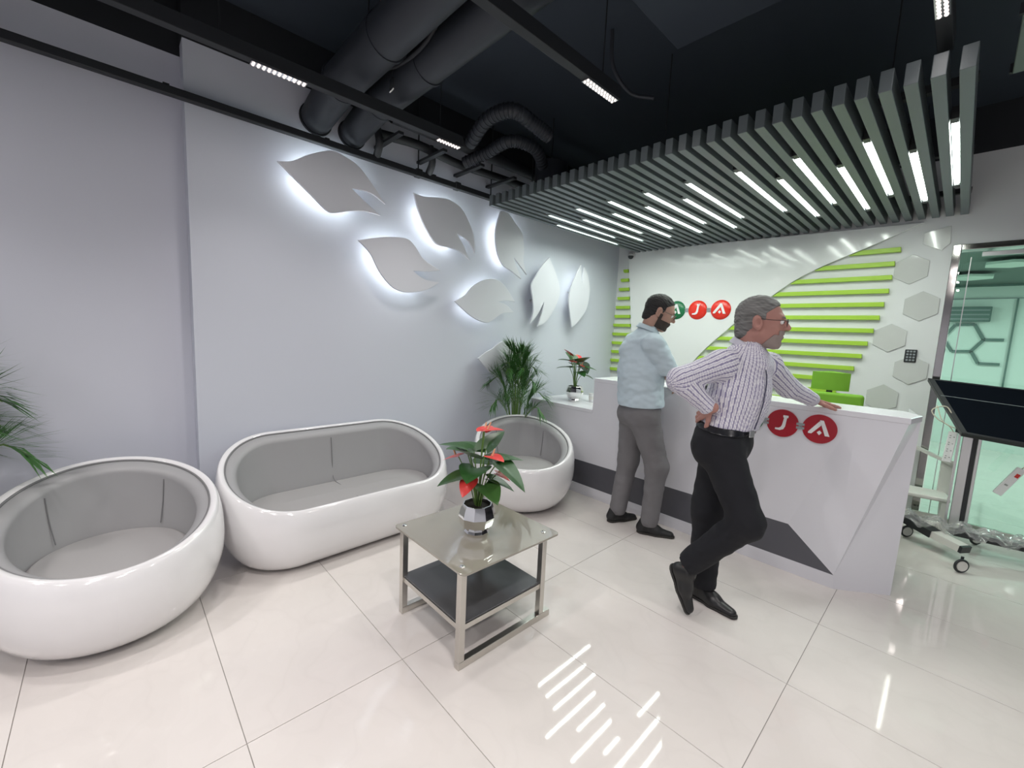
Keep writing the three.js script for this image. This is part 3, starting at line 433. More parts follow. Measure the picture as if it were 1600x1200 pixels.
// ---------------------------------------------------------------- reception counter
{
  const t = thing('reception_counter', 'white faceted reception counter with grey band and red logo discs', 'counter');
  const zF = -3.25, xL = -3.1, xS = -2.305, top = 1.13, low = 0.832;
  const T = [-0.388, top - 0.006, zF], P = [-0.15, top - 0.006, zF], B = [-0.666, 0.321, zF], C = [-0.39, 0.092, -3.228], C0 = [-0.384, 0, -3.236], Q0 = [-0.13, 0, -3.44], Q1 = [-0.118, top - 0.006, -3.45];
  const up = [[xL, 0.321, zF], [B[0], 0.321, zF], T, [xS, top - 0.006, zF], [xS, low, zF], [xL, low, zF]];
  part('front_panel', facets([[up[0], up[1], up[5]], [up[1], up[4], up[5]], [up[1], T, up[4]], [T, up[3], up[4]]]), M.counter, t, 'white front panel');
  part('front_facet', facets([[T, B, C]]), M.counter, t); part('front_facet', facets([[T, C, P]]), M.counter, t);
  part('side_facet', facets([[P, C, Q1], [C, Q0, Q1], [C, C0, Q0]]), M.counter, t);
  part('grey_band', facets([[[xL, 0.095, zF + 0.001], C, B], [[xL, 0.095, zF + 0.001], B, [xL, 0.321, zF + 0.001]]]), M.band, t, 'dark grey band');
  part('plinth', facets([[[xL, 0, -3.236], C0, C], [[xL, 0, -3.236], C, [xL, 0.095, -3.238]], [[xL, 0.095, -3.238], C, [xL, 0.095, zF]]]), M.counter, t, 'white plinth');
  part('end_panel', facets([[Q0, [-0.2, 0, -3.9], Q1], [[-0.2, 0, -3.9], [-0.2, top - 0.006, -3.9], Q1]]), M.counter, t);
  part('inner_panel', bb(xL + 0.01, -0.45, 0.0, 0.30, zF - 0.04, zF - 0.012), M.counter, t); part('inner_panel', bb(xS + 0.005, -0.22, 0.30, top - 0.02, zF - 0.32, zF - 0.30), M.counter, t);
  const sh = pts => extr(pts.map(p => [p[0], -p[1]]), 0.03, 0.003).rotateX(-PI / 2);
  part('counter_top', sh([[xS, zF - 0.34], [xS, zF + 0.004], [-0.15, zF + 0.004], [-0.114, -3.448], [-0.2, -3.6]]).translate(0, top - 0.03, 0), M.counter, t, 'white counter top');
  part('low_top', sh([[xL, -4.02], [xL, zF + 0.004], [xS - 0.001, zF + 0.004], [xS - 0.001, -4.02]]).translate(0, low - 0.03, 0), M.counter, t, 'lower white shelf top');
  part('step_panel', bb(xS, xS + 0.02, low - 0.1, top - 0.03, -3.585, zF - 0.003), M.counter, t); part('left_panel', bb(xL, xL + 0.025, 0, low - 0.03, -4.0, zF - 0.003), M.counter, t);
  part('worktop', bb(xS, -0.25, 0.72, 0.75, -4.0, -3.56, 0.003), M.counter, t); part('back_panel', bb(xL + 0.03, xS, 0, low - 0.03, -4.02, -4.0), M.counter, t);
  logo(-0.768, 0.992, zF, 0.092, 0.205, false, [M.greenLogo, M.redFlat, M.redFlat], t, 0.0);
}
{ const c = thing('paper_cup', 'small white cup beside the silver pot on low counter shelf', 'cup', [-2.605, 0.8355, -3.64]);
  part('body', lathe([[0.001, 0], [0.026, 0], [0.032, 0.085], [0.0335, 0.087], [0.031, 0.085], [0.025, 0.004], [0.001, 0.004]], 24), M.white, c); part('sleeve', lathe([[0.0285, 0.025], [0.0315, 0.06]], 24), M.plastic, c); }
{ const c = thing('card_reader', 'small black device on the counter between the two men', 'device', [-1.33, 1.1335, -3.42], 0.5);
  part('body', box(0.09, 0.04, 0.07, 0, 0.02, 0, 0.008), M.darkPlastic, c); part('screen', box(0.06, 0.002, 0.03, 0, 0.041, -0.012), M.screen, c); part('paper', box(0.05, 0.012, 0.02, 0.0, 0.006, 0.045), M.white, c); }
{ // green office chair behind the counter
  const c = thing('office_chair', 'green office chair with headrest behind the counter', 'chair', [-0.70, 0, -4.22], 0.15);
  const pad = (w, h, d, bend) => grid(12, 10, (u, v) => { const a = (u - 0.5) * bend; return [Math.sin(a) * w / bend, (v - 0.5) * h, (1 - Math.cos(a)) * w / bend]; });
  const slab = (w, h, d, b) => { const f = pad(w, h, d, b), k = pad(w, h, d, b).translate(0, 0, -d); return f; };
  part('backrest', box(0.44, 0.52, 0.06, 0, 0.90, 0.10, 0.025), M.greenFabric, c, 'green fabric backrest'); part('headrest', new THREE.CylinderGeometry(0.3, 0.3, 0.14, 24, 1, false, -0.42, 0.84).translate(0, 1.245, -0.2), M.greenFabric, c, 'green curved headrest');
  part('headrest_post', bb(-0.02, 0.02, 1.0, 1.2, 0.06, 0.08), M.darkPlastic, c); part('seat', box(0.48, 0.08, 0.46, 0, 0.46, -0.14, 0.03), M.greenFabric, c);
  part('spine', bb(-0.025, 0.025, 0.44, 0.8, 0.10, 0.15), M.darkPlastic, c); part('gas_lift', cylAB([0, 0.09, -0.12], [0, 0.44, -0.12], 0.03), M.darkPlastic, c);
  for (const s of [-1, 1]) part('armrest', mg([bb(s * 0.27 - 0.03, s * 0.27 + 0.03, 0.65, 0.68, -0.3, 0.0, 0.01), bb(s * 0.27 - 0.015, s * 0.27 + 0.015, 0.45, 0.65, -0.18, -0.12)]), M.darkPlastic, c);
  for (let k = 0; k < 5; k++) { const a = k * PI * 0.4; part('base_leg', boxAB([0, 0.10, -0.12], [Math.cos(a) * 0.3, 0.065, -0.12 + Math.sin(a) * 0.3], 0.04, 0.03), M.darkPlastic, c); part('caster', new THREE.SphereGeometry(0.028, 12, 8).translate(Math.cos(a) * 0.3, 0.028, -0.12 + Math.sin(a) * 0.3), M.darkPlastic, c); }
}
// ---------------------------------------------------------------- display cart, power strips, white chair, wrap
{
  const cz = -4.72, cx = 0.115;
  const t = thing('display_cart', 'large black tilted touch display on a wheeled aluminium stand', 'display');
  part('column', bb(cx - 0.035, cx + 0.02, 0.14, 0.98, cz - 0.03, cz + 0.03, 0.004), M.alu, t); part('column_groove', bb(cx + 0.02, cx + 0.045, 0.14, 0.98, cz - 0.022, cz + 0.022), M.darkPlastic, t); part('column', bb(cx + 0.045, cx + 0.065, 0.14, 0.98, cz - 0.03, cz + 0.03, 0.004), M.alu, t); part('column', bb(cx - 0.06, cx - 0.045, 0.14, 0.9, cz - 0.03, cz + 0.03), M.alu, t);
  // tilted display: back edge high, front edge low
  const d = new THREE.Group(); const A = V(-0.165, 1.30, -4.83), Bv = V(0.095, 0.93, -4.50), E1 = V(1, -0.06, 0.02).normalize(), E2 = Bv.clone().sub(A); E2.addScaledVector(E1, -E2.dot(E1)); const hgt = E2.length(); E2.normalize(); const Nn = E1.clone().cross(E2).negate().normalize();
  const m4 = new THREE.Matrix4().makeBasis(E1, E2.clone().negate(), Nn).setPosition(A.x, A.y, A.z);
  const put = (g) => g.applyMatrix4(m4);
  const q = [[0, 0], [1.1, 0], [1.36, -hgt], [0.26, -hgt]], ins = (k) => { const c = [0.68, -hgt / 2]; return q.map(p => [c[0] + (p[0] - c[0]) * k, c[1] + (p[1] - c[1]) * k]); };
  const disp = part('display', put(extr(q.slice().reverse(), 0.04, 0.004).translate(0, 0, -0.04)), M.darkPlastic, t, 'black display housing');
  part('screen', put(extr(ins(0.94).reverse(), 0.003).translate(0, 0, 0.0015)), M.screen, disp, 'glossy black screen'); part('bezel_line', put(boxAB([0.10, -hgt * 0.34, 0.004], [1.2, -hgt * 0.34, 0.004], 0.006, 0.003)), M.linkGrey, disp);
  part('mount', bb(cx - 0.08, cx + 0.1, 0.9, 1.02, cz - 0.06, cz + 0.02, 0.01), M.darkPlastic, t);
  // feet and casters
  part('foot', boxAB([-0.16, 0.17, -4.62], [0.02, 0.135, -4.50], 0.10, 0.055), M.darkPlastic, t, 'black foot cover'); part('foot', boxAB([0.02, 0.135, -4.50], [0.17, 0.115, -4.40], 0.085, 0.05), M.plastic, t, 'white foot end'); part('foot_cap', boxAB([0.17, 0.115, -4.40], [0.185, 0.112, -4.39], 0.086, 0.05), M.darkPlastic, t);
  part('foot', boxAB([0.1, 0.15, -4.66], [0.62, 0.1, -4.9], 0.09, 0.05), M.darkPlastic, t);
  const wheel = (x, z) => { const w = part('caster', new THREE.TorusGeometry(0.042, 0.008, 10, 28).rotateY(0.75).translate(x, 0.05, z), M.darkPlastic, t); part('hub', new THREE.CylinderGeometry(0.035, 0.035, 0.02, 24).rotateX(PI / 2).rotateY(0.75).translate(x, 0.05, z), M.plastic, w); part('fork', bb(x - 0.008, x + 0.008, 0.05, 0.11, z - 0.03, z - 0.014), M.darkPlastic, w); };
  wheel(0.168, -4.21); wheel(-0.14, -4.66); wheel(0.6, -4.9); wheel(0.25, -4.95);
  const ps = (label, pos, tilt, marks) => { const p = thing('power_strip', label, 'power strip', pos); p.rotation.z = tilt; part('body', box(0.05, 0.235, 0.03, 0, 0, 0, 0.005), M.white, p); if (marks) { part('red_switch', box(0.02, 0.03, 0.004, 0.008, 0.06, 0.016), M.redMark, p); part('print', box(0.018, 0.012, 0.001, 0.0, -0.03, 0.0155), M.marker, p); } else for (let k = 0; k < 4; k++) for (const [dx, dy] of [[-0.01, 0.008], [-0.01, -0.008], [0.01, 0]]) part('socket_hole', box(0.008, 0.004, 0.001, dx, 0.08 - k * 0.053 + dy, 0.0155), M.darkPlastic, p);
    part('cord', tube(marks ? [[0, 0.117, 0], [0.02, 0.22, 0.01], [0.04, 0.34, 0.0]] : [[0, 0.117, 0], [-0.03, 0.16, 0.02], [-0.1, 0.2, 0.03], [-0.14, 0.26, 0.02], [-0.07, 0.3, 0.0], [0.0, 0.19, 0.02], [0.03, 0.15, 0.02], [-0.06, 0.18, 0.04], [-0.12, 0.3, 0.0]], 0.004, 60, 6), M.cable, p); };
  ps('white socket power strip hanging from cords beside the display column', [0.02, 0.80, -4.62], -0.05, false);
  ps('white power strip with red switch hanging under the display', [0.345, 0.60, -4.72], -0.42, true);
}
{ // white plastic chair in front of the glass
  const c = thing('plastic_chair', 'white plastic chair standing behind the counter end near glass door', 'chair', [-0.06, 0, -4.93], 0.15);
  const s = 0.042;
  part('seat', box(0.30, 0.035, 0.26, -0.03, 0.33, 0, 0.012), M.plastic, c); part('backrest', mg([boxAB([0.10, 0.33, -0.11], [0.10, 0.62, -0.11], 0.03, 0.07), boxAB([0.115, 0.60, -0.11], [-0.17, 0.72, -0.12], 0.07, 0.025), boxAB([-0.17, 0.72, -0.12], [-0.17, 0.33, -0.12], 0.03, 0.07)]), M.plastic, c);
  for (const [x, z] of [[0.09, 0.1], [0.11, -0.1], [-0.15, 0.1], [-0.16, -0.1]]) part('leg', boxAB([x, 0.32, z], [x * 1.12, 0, z * 1.12], s, s), M.plastic, c);
  for (const z of [0.1, -0.1]) part('stretcher', boxAB([-0.15, 0.12, z * 1.07], [0.1, 0.12, z * 1.07], 0.02, 0.035), M.plastic, c);
}
{ const g = grid(46, 22, (u, v) => { const a = u * 0.72, n = fbm(u * 9, v * 6, 2.2), n2 = fbm(u * 17, v * 13, 8.1); return [-0.18 + a + n * 0.03, 0.19 + 0.05 * Math.sin(PI * v) + n2 * 0.035 + 0.02 * Math.sin(u * 30) - u * 0.03, -4.46 - v * 0.16 - u * 0.12 + n * 0.03]; });
  single('plastic_wrap', g, M.wrap, 'crumpled clear plastic wrap lying over the display cart feet', 'plastic wrap'); }
// ---------------------------------------------------------------- people
const sub = (a, b) => [a[0] - b[0], a[1] - b[1], a[2] - b[2]], add = (a, b, k = 1) => [a[0] + b[0] * k, a[1] + b[1] * k, a[2] + b[2] * k], dot = (a, b) => a[0] * b[0] + a[1] * b[1] + a[2] * b[2];
const crs = (a, b) => [a[1] * b[2] - a[2] * b[1], a[2] * b[0] - a[0] * b[2], a[0] * b[1] - a[1] * b[0]], nrm = a => { const l = Math.hypot(...a) || 1; return [a[0] / l, a[1] / l, a[2] / l]; };
const mixv = (a, b, t) => [a[0] + (b[0] - a[0]) * t, a[1] + (b[1] - a[1]) * t, a[2] + (b[2] - a[2]) * t];
const smin = (a, b, k) => { const h = Math.max(k - Math.abs(a - b), 0) / k; return Math.min(a, b) - h * h * k * 0.25; };
function cap(a, b, ra, rb, n, k = 1) { // tapered capsule, optionally flattened along n by the factor k
  const f = n ? nrm(n) : [0, 0, 0], kk = k - 1, fb = kk * dot(sub(b, a), f), bx = b[0] - a[0] + f[0] * fb, by = b[1] - a[1] + f[1] * fb, bz = b[2] - a[2] + f[2] * fb, bl = bx * bx + by * by + bz * bz || 1e-9;
  return (x, y, z) => {
    let px = x - a[0], py = y - a[1], pz = z - a[2]; if (kk) { const q = kk * (px * f[0] + py * f[1] + pz * f[2]); px += f[0] * q; py += f[1] * q; pz += f[2] * q; }
    const h = Math.max(0, Math.min(1, (px * bx + py * by + pz * bz) / bl)); px -= bx * h; py -= by * h; pz -= bz * h;
    return Math.sqrt(px * px + py * py + pz * pz) - (ra + (rb - ra) * h);
  };
}
function ell(c, r, f = [1, 0, 0], u = [0, 1, 0], s = [0, 0, 1]) {
  return (x, y, z) => { const q = [x - c[0], y - c[1], z - c[2]], X = dot(q, f) / r[0], Y = dot(q, u) / r[1], Z = dot(q, s) / r[2], k0 = Math.hypot(X, Y, Z), k1 = Math.hypot(X / r[0], Y / r[1], Z / r[2]); return k1 < 1e-9 ? -Math.min(...r) : k0 * (k0 - 1) / k1; };
}
const uni = (l, k) => (x, y, z) => { let d = l[0](x, y, z); for (let i = 1; i < l.length; i++) d = smin(d, l[i](x, y, z), k); return d; };
function netMesh(f, lo, hi, c, color) { // surface nets with block culling
  const n = [0, 1, 2].map(i => Math.ceil((hi[i] - lo[i]) / c) + 1), [nx, ny, nz] = n, A = new Float32Array(nx * ny * nz), BL = 6, rad = BL * c * 0.87 * 2.2;
  for (let k = 0; k < nz; k += BL) for (let j = 0; j < ny; j += BL) for (let i = 0; i < nx; i += BL) {
    const d = f(lo[0] + (i + BL / 2) * c, lo[1] + (j + BL / 2) * c, lo[2] + (k + BL / 2) * c), far = Math.abs(d) > rad;
    for (let r = k; r < Math.min(nz, k + BL); r++) for (let q = j; q < Math.min(ny, j + BL); q++) for (let p = i; p < Math.min(nx, i + BL); p++) A[(r * ny + q) * nx + p] = far ? d : f(lo[0] + p * c, lo[1] + q * c, lo[2] + r * c);
  }
  const id = new Int32Array(nx * ny * nz).fill(-1), pos = [], idx = [], E = [[0, 1], [2, 3], [4, 5], [6, 7], [0, 2], [1, 3], [4, 6], [5, 7], [0, 4], [1, 5], [2, 6], [3, 7]], v = new Float64Array(8);
  for (let k = 0; k < nz - 1; k++) for (let j = 0; j < ny - 1; j++) for (let i = 0; i < nx - 1; i++) {
    const o = (k * ny + j) * nx + i; let m = 0; for (let q = 0; q < 8; q++) { v[q] = A[o + (q & 1) + (q >> 1 & 1) * nx + (q >> 2) * nx * ny]; if (v[q] < 0) m++; } if (!m || m === 8) continue;
    let x = 0, y = 0, z = 0, s = 0; for (const [a, b] of E) if ((v[a] < 0) !== (v[b] < 0)) { const t = v[a] / (v[a] - v[b]); x += (a & 1) + ((b & 1) - (a & 1)) * t; y += (a >> 1 & 1) + ((b >> 1 & 1) - (a >> 1 & 1)) * t; z += (a >> 2) + ((b >> 2) - (a >> 2)) * t; s++; }
    id[o] = pos.length / 3; pos.push(lo[0] + (i + x / s) * c, lo[1] + (j + y / s) * c, lo[2] + (k + z / s) * c);
  }
  const st = [1, nx, nx * ny];
  for (let k = 1; k < nz - 1; k++) for (let j = 1; j < ny - 1; j++) for (let i = 1; i < nx - 1; i++) {
    const o = (k * ny + j) * nx + i, a = A[o];
    for (let ax = 0; ax < 3; ax++) { const b = A[o + st[ax]]; if ((a < 0) === (b < 0)) continue; const s1 = st[(ax + 1) % 3], s2 = st[(ax + 2) % 3], q = [id[o - s1 - s2], id[o - s2], id[o], id[o - s1]]; if (q.includes(-1)) continue; if (a < 0) idx.push(q[0], q[1], q[2], q[0], q[2], q[3]); else idx.push(q[0], q[2], q[1], q[0], q[3], q[2]); }
  }
  const N = new Float32Array(pos.length), e = c * 0.6, C = color ? new Float32Array(pos.length) : null;
  for (let i = 0; i < pos.length; i += 3) { const x = pos[i], y = pos[i + 1], z = pos[i + 2], g = nrm([f(x + e, y, z) - f(x - e, y, z), f(x, y + e, z) - f(x, y - e, z), f(x, y, z + e) - f(x, y, z - e)]); N[i] = g[0]; N[i + 1] = g[1]; N[i + 2] = g[2]; if (C) C.set(color(x, y, z), i); }
  const g = new THREE.BufferGeometry(); g.setAttribute('position', new THREE.Float32BufferAttribute(pos, 3)); g.setAttribute('normal', new THREE.BufferAttribute(N, 3)); if (C) g.setAttribute('color', new THREE.BufferAttribute(C, 3)); g.setIndex(idx); return g;
}
function around(pts, m) { const lo = [1e9, 1e9, 1e9], hi = [-1e9, -1e9, -1e9]; for (const p of pts) for (let i = 0; i < 3; i++) { lo[i] = Math.min(lo[i], p[i] - m); hi[i] = Math.max(hi[i], p[i] + m); } return [lo, hi]; }
function handPrims(w, d, palm, thumb, curl, spread = 1) {
  d = nrm(d); palm = nrm(sub(palm, d.map(q => q * dot(palm, d)))); let lat = nrm(crs(d, palm)); if (dot(lat, thumb) < 0) lat = lat.map(q => -q);
  const P = [], at = (a, b, c = 0) => add(add(add(w, d, a), lat, b), palm, c), pts = [];
  const off = [0.028, 0.0095, -0.009, -0.026], kn = [0.088, 0.092, 0.087, 0.078], len = [[0.042, 0.026, 0.02], [0.046, 0.029, 0.021], [0.042, 0.027, 0.02], [0.033, 0.021, 0.018]];
  P.push(cap(at(-0.03, 0), at(0.01, 0), 0.026, 0.025, palm, 1.35));
  off.forEach((o, i) => {
    P.push(cap(at(0.012, o * 0.6), at(kn[i], o), 0.0155, 0.0125)); let p = at(kn[i], o), a = curl[i] * 0.5, dir = add(d, lat, o * 1.6 * spread); let r = 0.0105 - (i === 3 ? 0.0015 : 0);
    for (let s = 0; s < 3; s++) { const v = nrm(add(nrm(dir).map(q => q * Math.cos(a)), palm, Math.sin(a))), q = add(p, v, len[i][s]); P.push(cap(p, q, r, r - 0.0009)); p = q; r -= 0.0009; a += curl[i]; pts.push(q); }
  });
  let p = at(0.022, 0.02, 0.006), dir = nrm(add(add(d.map(q => q * 0.62), lat, 0.75), palm, 0.25)), r = 0.0135;
  for (const [L, t] of [[0.038, 0], [0.031, 0.25], [0.024, 0.2]]) { dir = nrm(add(dir, d, t)); const q = add(p, dir, L); P.push(cap(p, q, r, r - 0.0016)); p = q; r -= 0.0016; pts.push(q); }
  pts.push(at(-0.05, 0)); return { f: uni(P, 0.006), box: around(pts.concat([w]), 0.03) };
}
function shoe(heel, toe, up, L, mat, parent, sole) {
  const d = nrm(sub(toe, heel)); up = nrm(sub(up, d.map(q => q * dot(up, d)))); const at = (a, b) => add(add(heel, d, a * L), up, b), side = crs(d, up);
  const core = uni([cap(at(0.13, 0.04), at(0.5, 0.036), 0.036, 0.038), cap(at(0.5, 0.034), at(0.86, 0.022), 0.041, 0.03, up, 1.25), cap(at(0.22, 0.085), at(0.5, 0.045), 0.037, 0.034), cap(at(0.14, 0.05), at(0.2, 0.095), 0.036, 0.036)], 0.025);
  const plane = (x, y, z) => dot(sub([x, y, z], heel), up), B = around([heel, toe, at(0.3, 0.13)], 0.07);
  const s = part('shoe', netMesh((x, y, z) => Math.max(core(x, y, z), 0.012 - plane(x, y, z)), ...B, 0.005), mat, parent, 'dark lace-up shoe');
  const foot = uni([cap(at(0.14, 0.01), at(0.5, 0.01), 0.037, 0.036), cap(at(0.5, 0.01), at(0.88, 0.01), 0.042, 0.032)], 0.02);
  part('sole', netMesh((x, y, z) => { const h = plane(x, y, z); return Math.max(foot(x, y, z), h - 0.016, 0.0015 - h); }, ...B, 0.004), sole, s);
  for (let k = 0; k < 4; k++) { const q = at(0.36 + k * 0.07, 0.092 - k * 0.011); part('lace', tube([add(q, side, -0.02), add(q, up, 0.006), add(q, side, 0.02)], 0.0022, 6, 5), mat, s); }
}
function makePerson(o) {
  const t = thing('person', o.label, 'person'); const J = o.J, cen = o.origin;
  const skinM = std(lin(...o.skin), 0.55), F = o.headF, R = nrm(crs(F, [0, 1, 0])), U = nrm(crs(R, F)), hs = o.hs, hc = J.head;
  const hp = (x, y, z) => add(add(add(hc, F, x * hs), U, y * hs), R, z * hs), hr = q => q * hs;
  const L3 = (x, y, z) => { const q = [x - hc[0], y - hc[1], z - hc[2]]; return [dot(q, F) / hs, dot(q, U) / hs, dot(q, R) / hs]; };
  const E = (c, r) => ell(hp(...c), r.map(hr), F, U, R), K = (a, b, ra, rb) => cap(hp(...a), hp(...b), hr(ra), hr(rb));
  const cran = E([-0.014, 0.034, 0], [o.rx, 0.084, 0.077]), neck = cap(hp(-0.03, -0.06, 0), J.neck, hr(0.056), 0.064);
  const faceL = [cran, E([0.03, -0.02, 0], [0.062, 0.088, 0.062]), K([0.045, -0.068, 0], [0.062, -0.092, 0], 0.038, 0.026), K([0.0, -0.05, -0.045], [0.05, -0.085, -0.015], 0.022, 0.02), K([0.0, -0.05, 0.045], [0.05, -0.085, 0.015], 0.022, 0.02), K([0.076, 0.028, -0.034], [0.076, 0.028, 0.034], 0.013, 0.013), K([0.06, -0.02, 0.04], [0.07, -0.035, 0.03], 0.018, 0.015), K([0.06, -0.02, -0.04], [0.07, -0.035, -0.03], 0.018, 0.015), neck];
  const big = uni(faceL, 0.02), fine = uni([K([0.084, 0.022, 0], [0.109, -0.017, 0], 0.0085, 0.0122), K([0.094, -0.02, -0.010], [0.094, -0.02, 0.010], 0.009, 0.009), K([0.088, -0.047, -0.017], [0.088, -0.047, 0.017], 0.0065, 0.0065), K([0.086, -0.058, -0.015], [0.086, -0.058, 0.015], 0.0075, 0.0075)], 0.008);
  const ears = [1, -1].map(s => (x, y, z) => { const a = ell(hp(-0.010, -0.002, s * 0.080), [hr(0.021), hr(0.034), hr(0.011)], nrm(add(F, U, 0.25)), nrm(add(U, F, -0.25)), R)(x, y, z), b = ell(hp(-0.006, 0.0, s * 0.092), [hr(0.012), hr(0.02), hr(0.01)], F, U, R)(x, y, z); return Math.max(a, -b); });
  const eyes = [1, -1].map(s => E([0.092, 0.008, s * 0.031], [0.013, 0.010, 0.016]));
  const head = (x, y, z) => { let d = smin(big(x, y, z), fine(x, y, z), 0.012 * hs); for (const e of eyes) { const q = -e(x, y, z); d = -smin(-d, -q, 0.008); } for (const e of ears) d = smin(d, e(x, y, z), 0.006); return d; };
  const hb = around([hp(-0.12, -0.14, -0.1), hp(0.13, 0.13, 0.1), hp(0.13, -0.14, 0.1), hp(-0.12, 0.13, -0.1), hp(0.13, 0.13, -0.1), hp(-0.12, 0.13, 0.1), J.neck], 0.012);
  const coreL = [cap(J.pelvis, J.chest, 0.10, 0.11, o.fwd, 1.2), cap(J.shR, J.shL, 0.045, 0.045), cap(J.neck, J.chest, 0.055, 0.09), cap(J.shR, J.elR, 0.042, 0.038), cap(J.elR, J.wrR, 0.039, 0.027), cap(J.shL, J.elL, 0.042, 0.038), cap(J.elL, J.wrL, 0.039, 0.027), cap(J.hipR, J.knR, 0.07, 0.05), cap(J.knR, J.anR, 0.05, 0.035), cap(J.hipL, J.knL, 0.07, 0.05), cap(J.knL, J.anL, 0.05, 0.035), cap(J.hipR, J.hipL, 0.09, 0.09)];
  const hands = o.hands.map(h => handPrims(...h)), all = Object.values(J);
  const gs = [netMesh(uni(coreL, 0.03), ...around(all.filter(p => p !== J.head), 0.12), 0.011), netMesh(head, ...hb, 0.0034), ...hands.map(h => netMesh(h.f, ...h.box, 0.0034))];
  const bodyM = part('body', mg(gs), skinM, t, 'bare head, neck and hands');
  // hair and beard: shells a little off the head, cut along the hairline
  const hairTop = E([-0.018 + o.hairShift, 0.042, 0], [o.rx + 0.005, 0.088, 0.081]);
  const shell = uni([hairTop, cap(hp(-0.055, 0.0, 0), hp(-0.058, -0.045, 0), hr(0.058), hr(0.052))], 0.02);
  const hair = (x, y, z) => { const [a, b, c] = L3(x, y, z); const line = o.hairline(a, b, Math.abs(c)); let d = Math.max(shell(x, y, z) + 0.0007 * Math.sin(b * 420 + a * 140 + Math.sin(c * 90 + a * 60) * 2.5) + 0.003 * noise.noise(a * 40, b * 60, c * 40) , -line); for (const e of ears) d = Math.max(d, 0.002 - e(x, y, z)); return d; };
  part('hair', netMesh(hair, ...hb, 0.003, (x, y, z) => { const [a, b, c] = L3(x, y, z), q = 0.85 + 0.5 * noise.noise(a * 25 + 3, b * 140, c * 60) + 0.1 * Math.sin(b * 420 + a * 140 + Math.sin(c * 90 + a * 60) * 2.5); return o.hair.map(v => v * q); }), new THREE.MeshStandardMaterial({ vertexColors: true, roughness: 0.7 }), t, o.hairLabel);
  const beard = (x, y, z) => { const [a, b, c] = L3(x, y, z); return Math.max(head(x, y, z) - o.beardT, -o.beardLine(a, b, Math.abs(c))); };
  part('beard', netMesh(beard, ...hb, 0.0032), std(lin(...o.beard), 0.85), t, o.beardLabel);
  for (const s of [1, -1]) { const e = part('eye', new THREE.SphereGeometry(hr(0.011), 16, 12).translate(...hp(0.080, 0.008, s * 0.031)), M.white, t); part('iris', new THREE.SphereGeometry(hr(0.0055), 12, 8).translate(...hp(0.0875, 0.007, s * 0.031)), M.darkPlastic, e); part('eyebrow', tube([hp(0.089, 0.026, s * 0.014), hp(0.0905, 0.030, s * 0.03), hp(0.080, 0.026, s * 0.048)], hr(0.0035), 10, 6), std(lin(...o.hair), 0.8), t); }
  const gl = part('glasses', mg([1, -1].flatMap(s => [tube([0, 1, 2, 3, 4, 5, 6, 7].map(k => hp(0.104, 0.006 + 0.017 * Math.sin(k * PI / 4), s * (0.032 + 0.023 * Math.cos(k * PI / 4)))), 0.0016, 32, 6, true), tube([hp(0.103, 0.013, s * 0.054), hp(0.09, 0.014, s * 0.074), hp(0.04, 0.014, s * 0.081), hp(-0.01, 0.016, s * 0.083), hp(-0.03, 0.0, s * 0.083)], 0.0018, 24, 6)]).concat([tube([hp(0.104, 0.01, -0.01), hp(0.108, 0.013, 0), hp(0.104, 0.01, 0.01)], 0.0016, 8, 6)])), std(lin(...o.glassColor), 0.3), t, 'thin-framed glasses');
  for (const s of [1, -1]) part('lens', new THREE.CircleGeometry(hr(0.02), 20).applyMatrix4(new THREE.Matrix4().makeBasis(V(...R), V(...U), V(...F))).translate(...hp(0.104, 0.006, s * 0.032)), M.lens, gl);
  // clothes
  const wr = (x, y, z, k) => k * (noise.noise(x * 9, y * 13, z * 9) + 0.6 * noise.noise(x * 20 + 5, y * 26, z * 20)) ;
  const sh = uni(o.shirt, 0.045), sleeves = uni(o.sleeves, 0.03), lo = o.hem;
  const shirtF = (x, y, z) => { let sl = sleeves(x, y, z); for (const c of o.cuffs) sl = Math.max(sl, Math.hypot(x - c.p[0], y - c.p[1], z - c.p[2]) < 0.11 ? dot(sub([x, y, z], c.p), c.n) : -1e3); let d = smin(sh(x, y, z), sl, o.armBlend) + wr(x, y, z, o.wrinkle); d = Math.max(d, dot(sub(lo.p, [x, y, z]), lo.n)); return Math.max(d, 0.066 - Math.hypot(x - J.neck[0], (y - J.neck[1] - 0.05) * 0.5, z - J.neck[2])); };
  const shirt = part('shirt', netMesh(shirtF, ...around([J.shR, J.shL, J.elR, J.elL, J.wrR, J.wrL, J.pelvis, J.chest, J.neck], 0.17), o.shirtCell, o.shirtColor), o.shirtMat, t, o.shirtLabel);
  const ax = nrm(sub(hp(-0.03, -0.06, 0), J.neck)), colf = nrm(sub(o.fwd, ax.map(q => q * dot(o.fwd, ax)))), cols = crs(colf, ax);
  part('collar', grid(48, 12, (u, v) => { const a = 0.16 + u * (2 * PI - 0.32), fr = Math.max(0, Math.cos(a)), bk = Math.max(0, -Math.cos(a)), k = v < 0.5 ? v * 2 : (v - 0.5) * 2, r = (v < 0.5 ? 0.068 + 0.001 * k : 0.070 + 0.015 * k) * o.collarR, h = v < 0.5 ? -0.012 + 0.036 * k : 0.024 - (0.032 + 0.022 * Math.pow(fr, 3)) * k; return add(add(add(J.neck, ax, h + 0.006 - fr * 0.034 + bk * 0.014), colf, Math.cos(a) * r * 1.05), cols, Math.sin(a) * r); }), o.collarMat, shirt, 'shirt collar');
